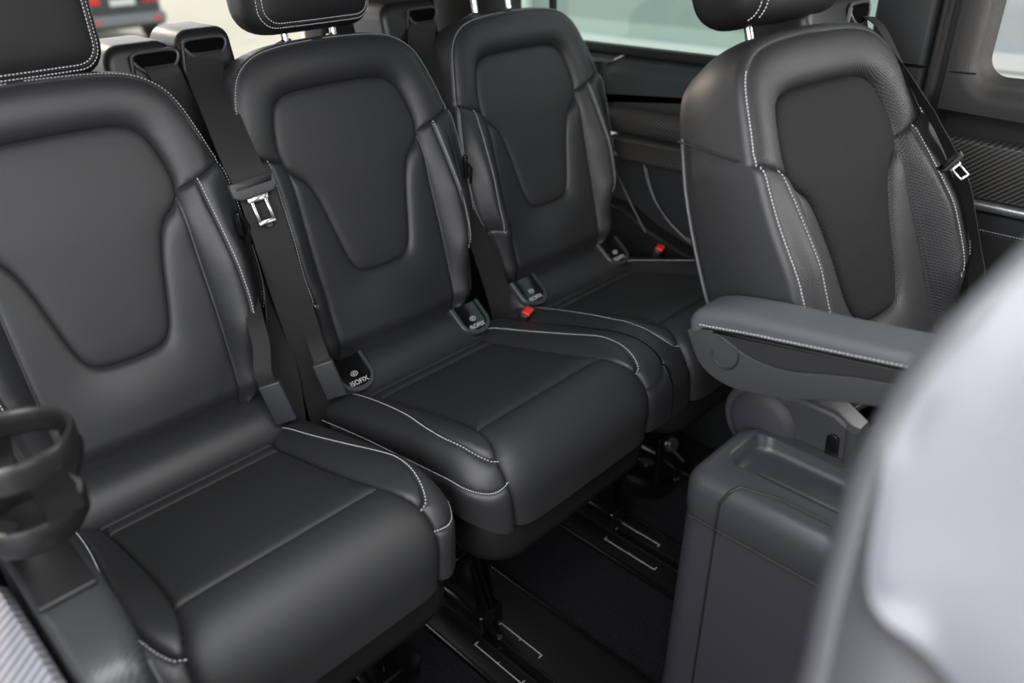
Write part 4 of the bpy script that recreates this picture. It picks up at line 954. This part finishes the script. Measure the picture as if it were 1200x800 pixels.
g = MB(); g.tube([(WX - .036, .440, .992), (WX - .036, .400, .992)], .0015, 5); g.make('door_seam', M['rubber'], d1)

# ------------------------------------------------------------------ shell of the van: roof, rear, left
g = MB(); g.box((.6, .3, 1.60), (2.2, 3.6, .05), .01); structure(g.make('ceiling', M['trim'], None, auto=.5))
# rear: tailgate below the glass, pillar at the right-hand corner
g = MB(); g.box((.6, 1.78, .42), (1.9, .08, .84), .02); structure(g.make('wall_rear', M['trim'], None, auto=.5))
w2 = empty('window_2', (.45, 1.8, .85)); structure(w2)
g = MB(); g.box((.35, 1.80, 1.20), (1.45, .004, .72), 0); g.make('window_pane', M['pane_clear'], w2, smooth=False)
ywall('trim_2', [(1.82, 0), (1.55, 0), (1.55, 1.6), (1.82, 1.6)], M['trim'], .10, .02, WX - .01)
g = MB(); g.box((1.275, 1.78, 1.22), (.36, .10, .78), .02); structure(g.make('trim_3', M['rubber'], None, auto=.5))
g = MB(); g.box((-.40, 1.2, .45), (.06, 1.2, .9), .02); g.box((-.40, 1.75, 1.2), (.08, .1, .8), .02); g.box((-.40, -.95, .8), (.06, .9, 1.6), .02); g.box((-.40, .1, .02), (.06, 1.2, .16), .01); structure(g.make('wall_left_light_block', M['trim'], None, auto=.5))  # unseen side of the van, added to block sky light
g = MB(); g.box((.6, -1.42, .50), (2.1, .06, 1.0), .03); structure(g.make('wall_front_light_block', M['trim'], None, auto=.5))  # unseen front closure, added to keep sky light out of the cabin

# ------------------------------------------------------------------ outside
g = MB(); g.box((8, 12, -1.12), (70, 70, .04), 0); gr = structure(g.make('ground', M['pavement'], None, smooth=False))
fac = empty('office_facade', (6.0, 4, -1.1), 'pale green glass facade with white bands outside the side windows', 'building')
FX = 6.0
def band(name, z0, z1, m, y0=-20, y1=26, x=FX, d=.2):
    g = MB(); g.box((x + d / 2, (y0 + y1) / 2, (z0 + z1) / 2), (d, y1 - y0, z1 - z0), 0); return g.make(name, m, fac, smooth=False)

band('facade_base', -1.1, .06, M['facade_blue'], 2.7, 8.5); band('facade_base', -1.1, .13, M['facade_blue'], -12, 2.7)
band('white_band', .06, .18, M['facade_white'], 2.7, 8.5, FX - .06); band('white_band', .13, .225, M['facade_white'], -12, 2.7, FX - .06); band('white_band', .24, .34, M['facade_white'], -12, 2.7, FX - .06)
band('shadow_gap', .225, .24, M['facade_line'], -12, 2.7, FX - .02)
band('glazing_strip', .18, .31, M['facade_light'], 2.7, 8.5); band('glazing', .31, 3.2, M['facade_glass'], 2.7, 8.5); band('glazing', .34, 3.2, M['facade_blue'], -12, 2.7)
for y_ in (5.75, 8.3, 2.7):
    g = MB(); g.box((FX - .05, y_, 1.0), (.1, .10, 4.2), .01); g.make('mullion', M['facade_white'], fac, smooth=False)

pc = empty('parked_car', (6.6, 17.6, -1.1), 'blurred dark car with red tail lamps seen through the rear window', 'car')
cX, cY, gz = 6.60, 17.6, -1.1
def carbox(name, dx, dy, z, sx, sy, sz, m, bev=.05):
    g = MB(); g.box((cX + dx, cY + dy + sy / 2, gz + z), (sx, sy, sz), bev, None, 4); return g.make(name, m, pc, auto=.6)
b_ = carbox('car_body', 0, .12, .68, 1.62, 3.9, .62, M['paint_dark'], .12); carbox('cabin', 0, .3, 1.16, 1.36, 2.6, .52, M['paint_dark'], .16)
carbox('rear_screen', 0, .24, 1.16, 1.12, .1, .34, M['glass_dark'], .04)
carbox('rear_bumper', 0, 0, .47, 1.66, .5, .22, M['bumper'], .07); carbox('bumper_trim', 0, .02, .35, 1.52, .4, .08, M['glass_dark'], .03)
for sx in (-1, 1):
    carbox('tail_lamp', sx * .60, .06, .86, .34, .12, .17, M['tail_red'], .03); carbox('reflector', sx * .62, -.01, .47, .20, .04, .05, M['tail_red'], .01)
    g = MB(); g.lathe([(0, -.1), (.2, -.1), (.29, -.09), (.31, -.06), (.31, .06), (.29, .09), (.2, .1), (0, .1)], (cX + sx * .70, cY + .75, gz + .31), (1, 0, 0), 28); g.make('wheel', M['rubber'], pc)
carbox('number_plate', 0, .05, .80, .50, .06, .12, M['plate'], .01)
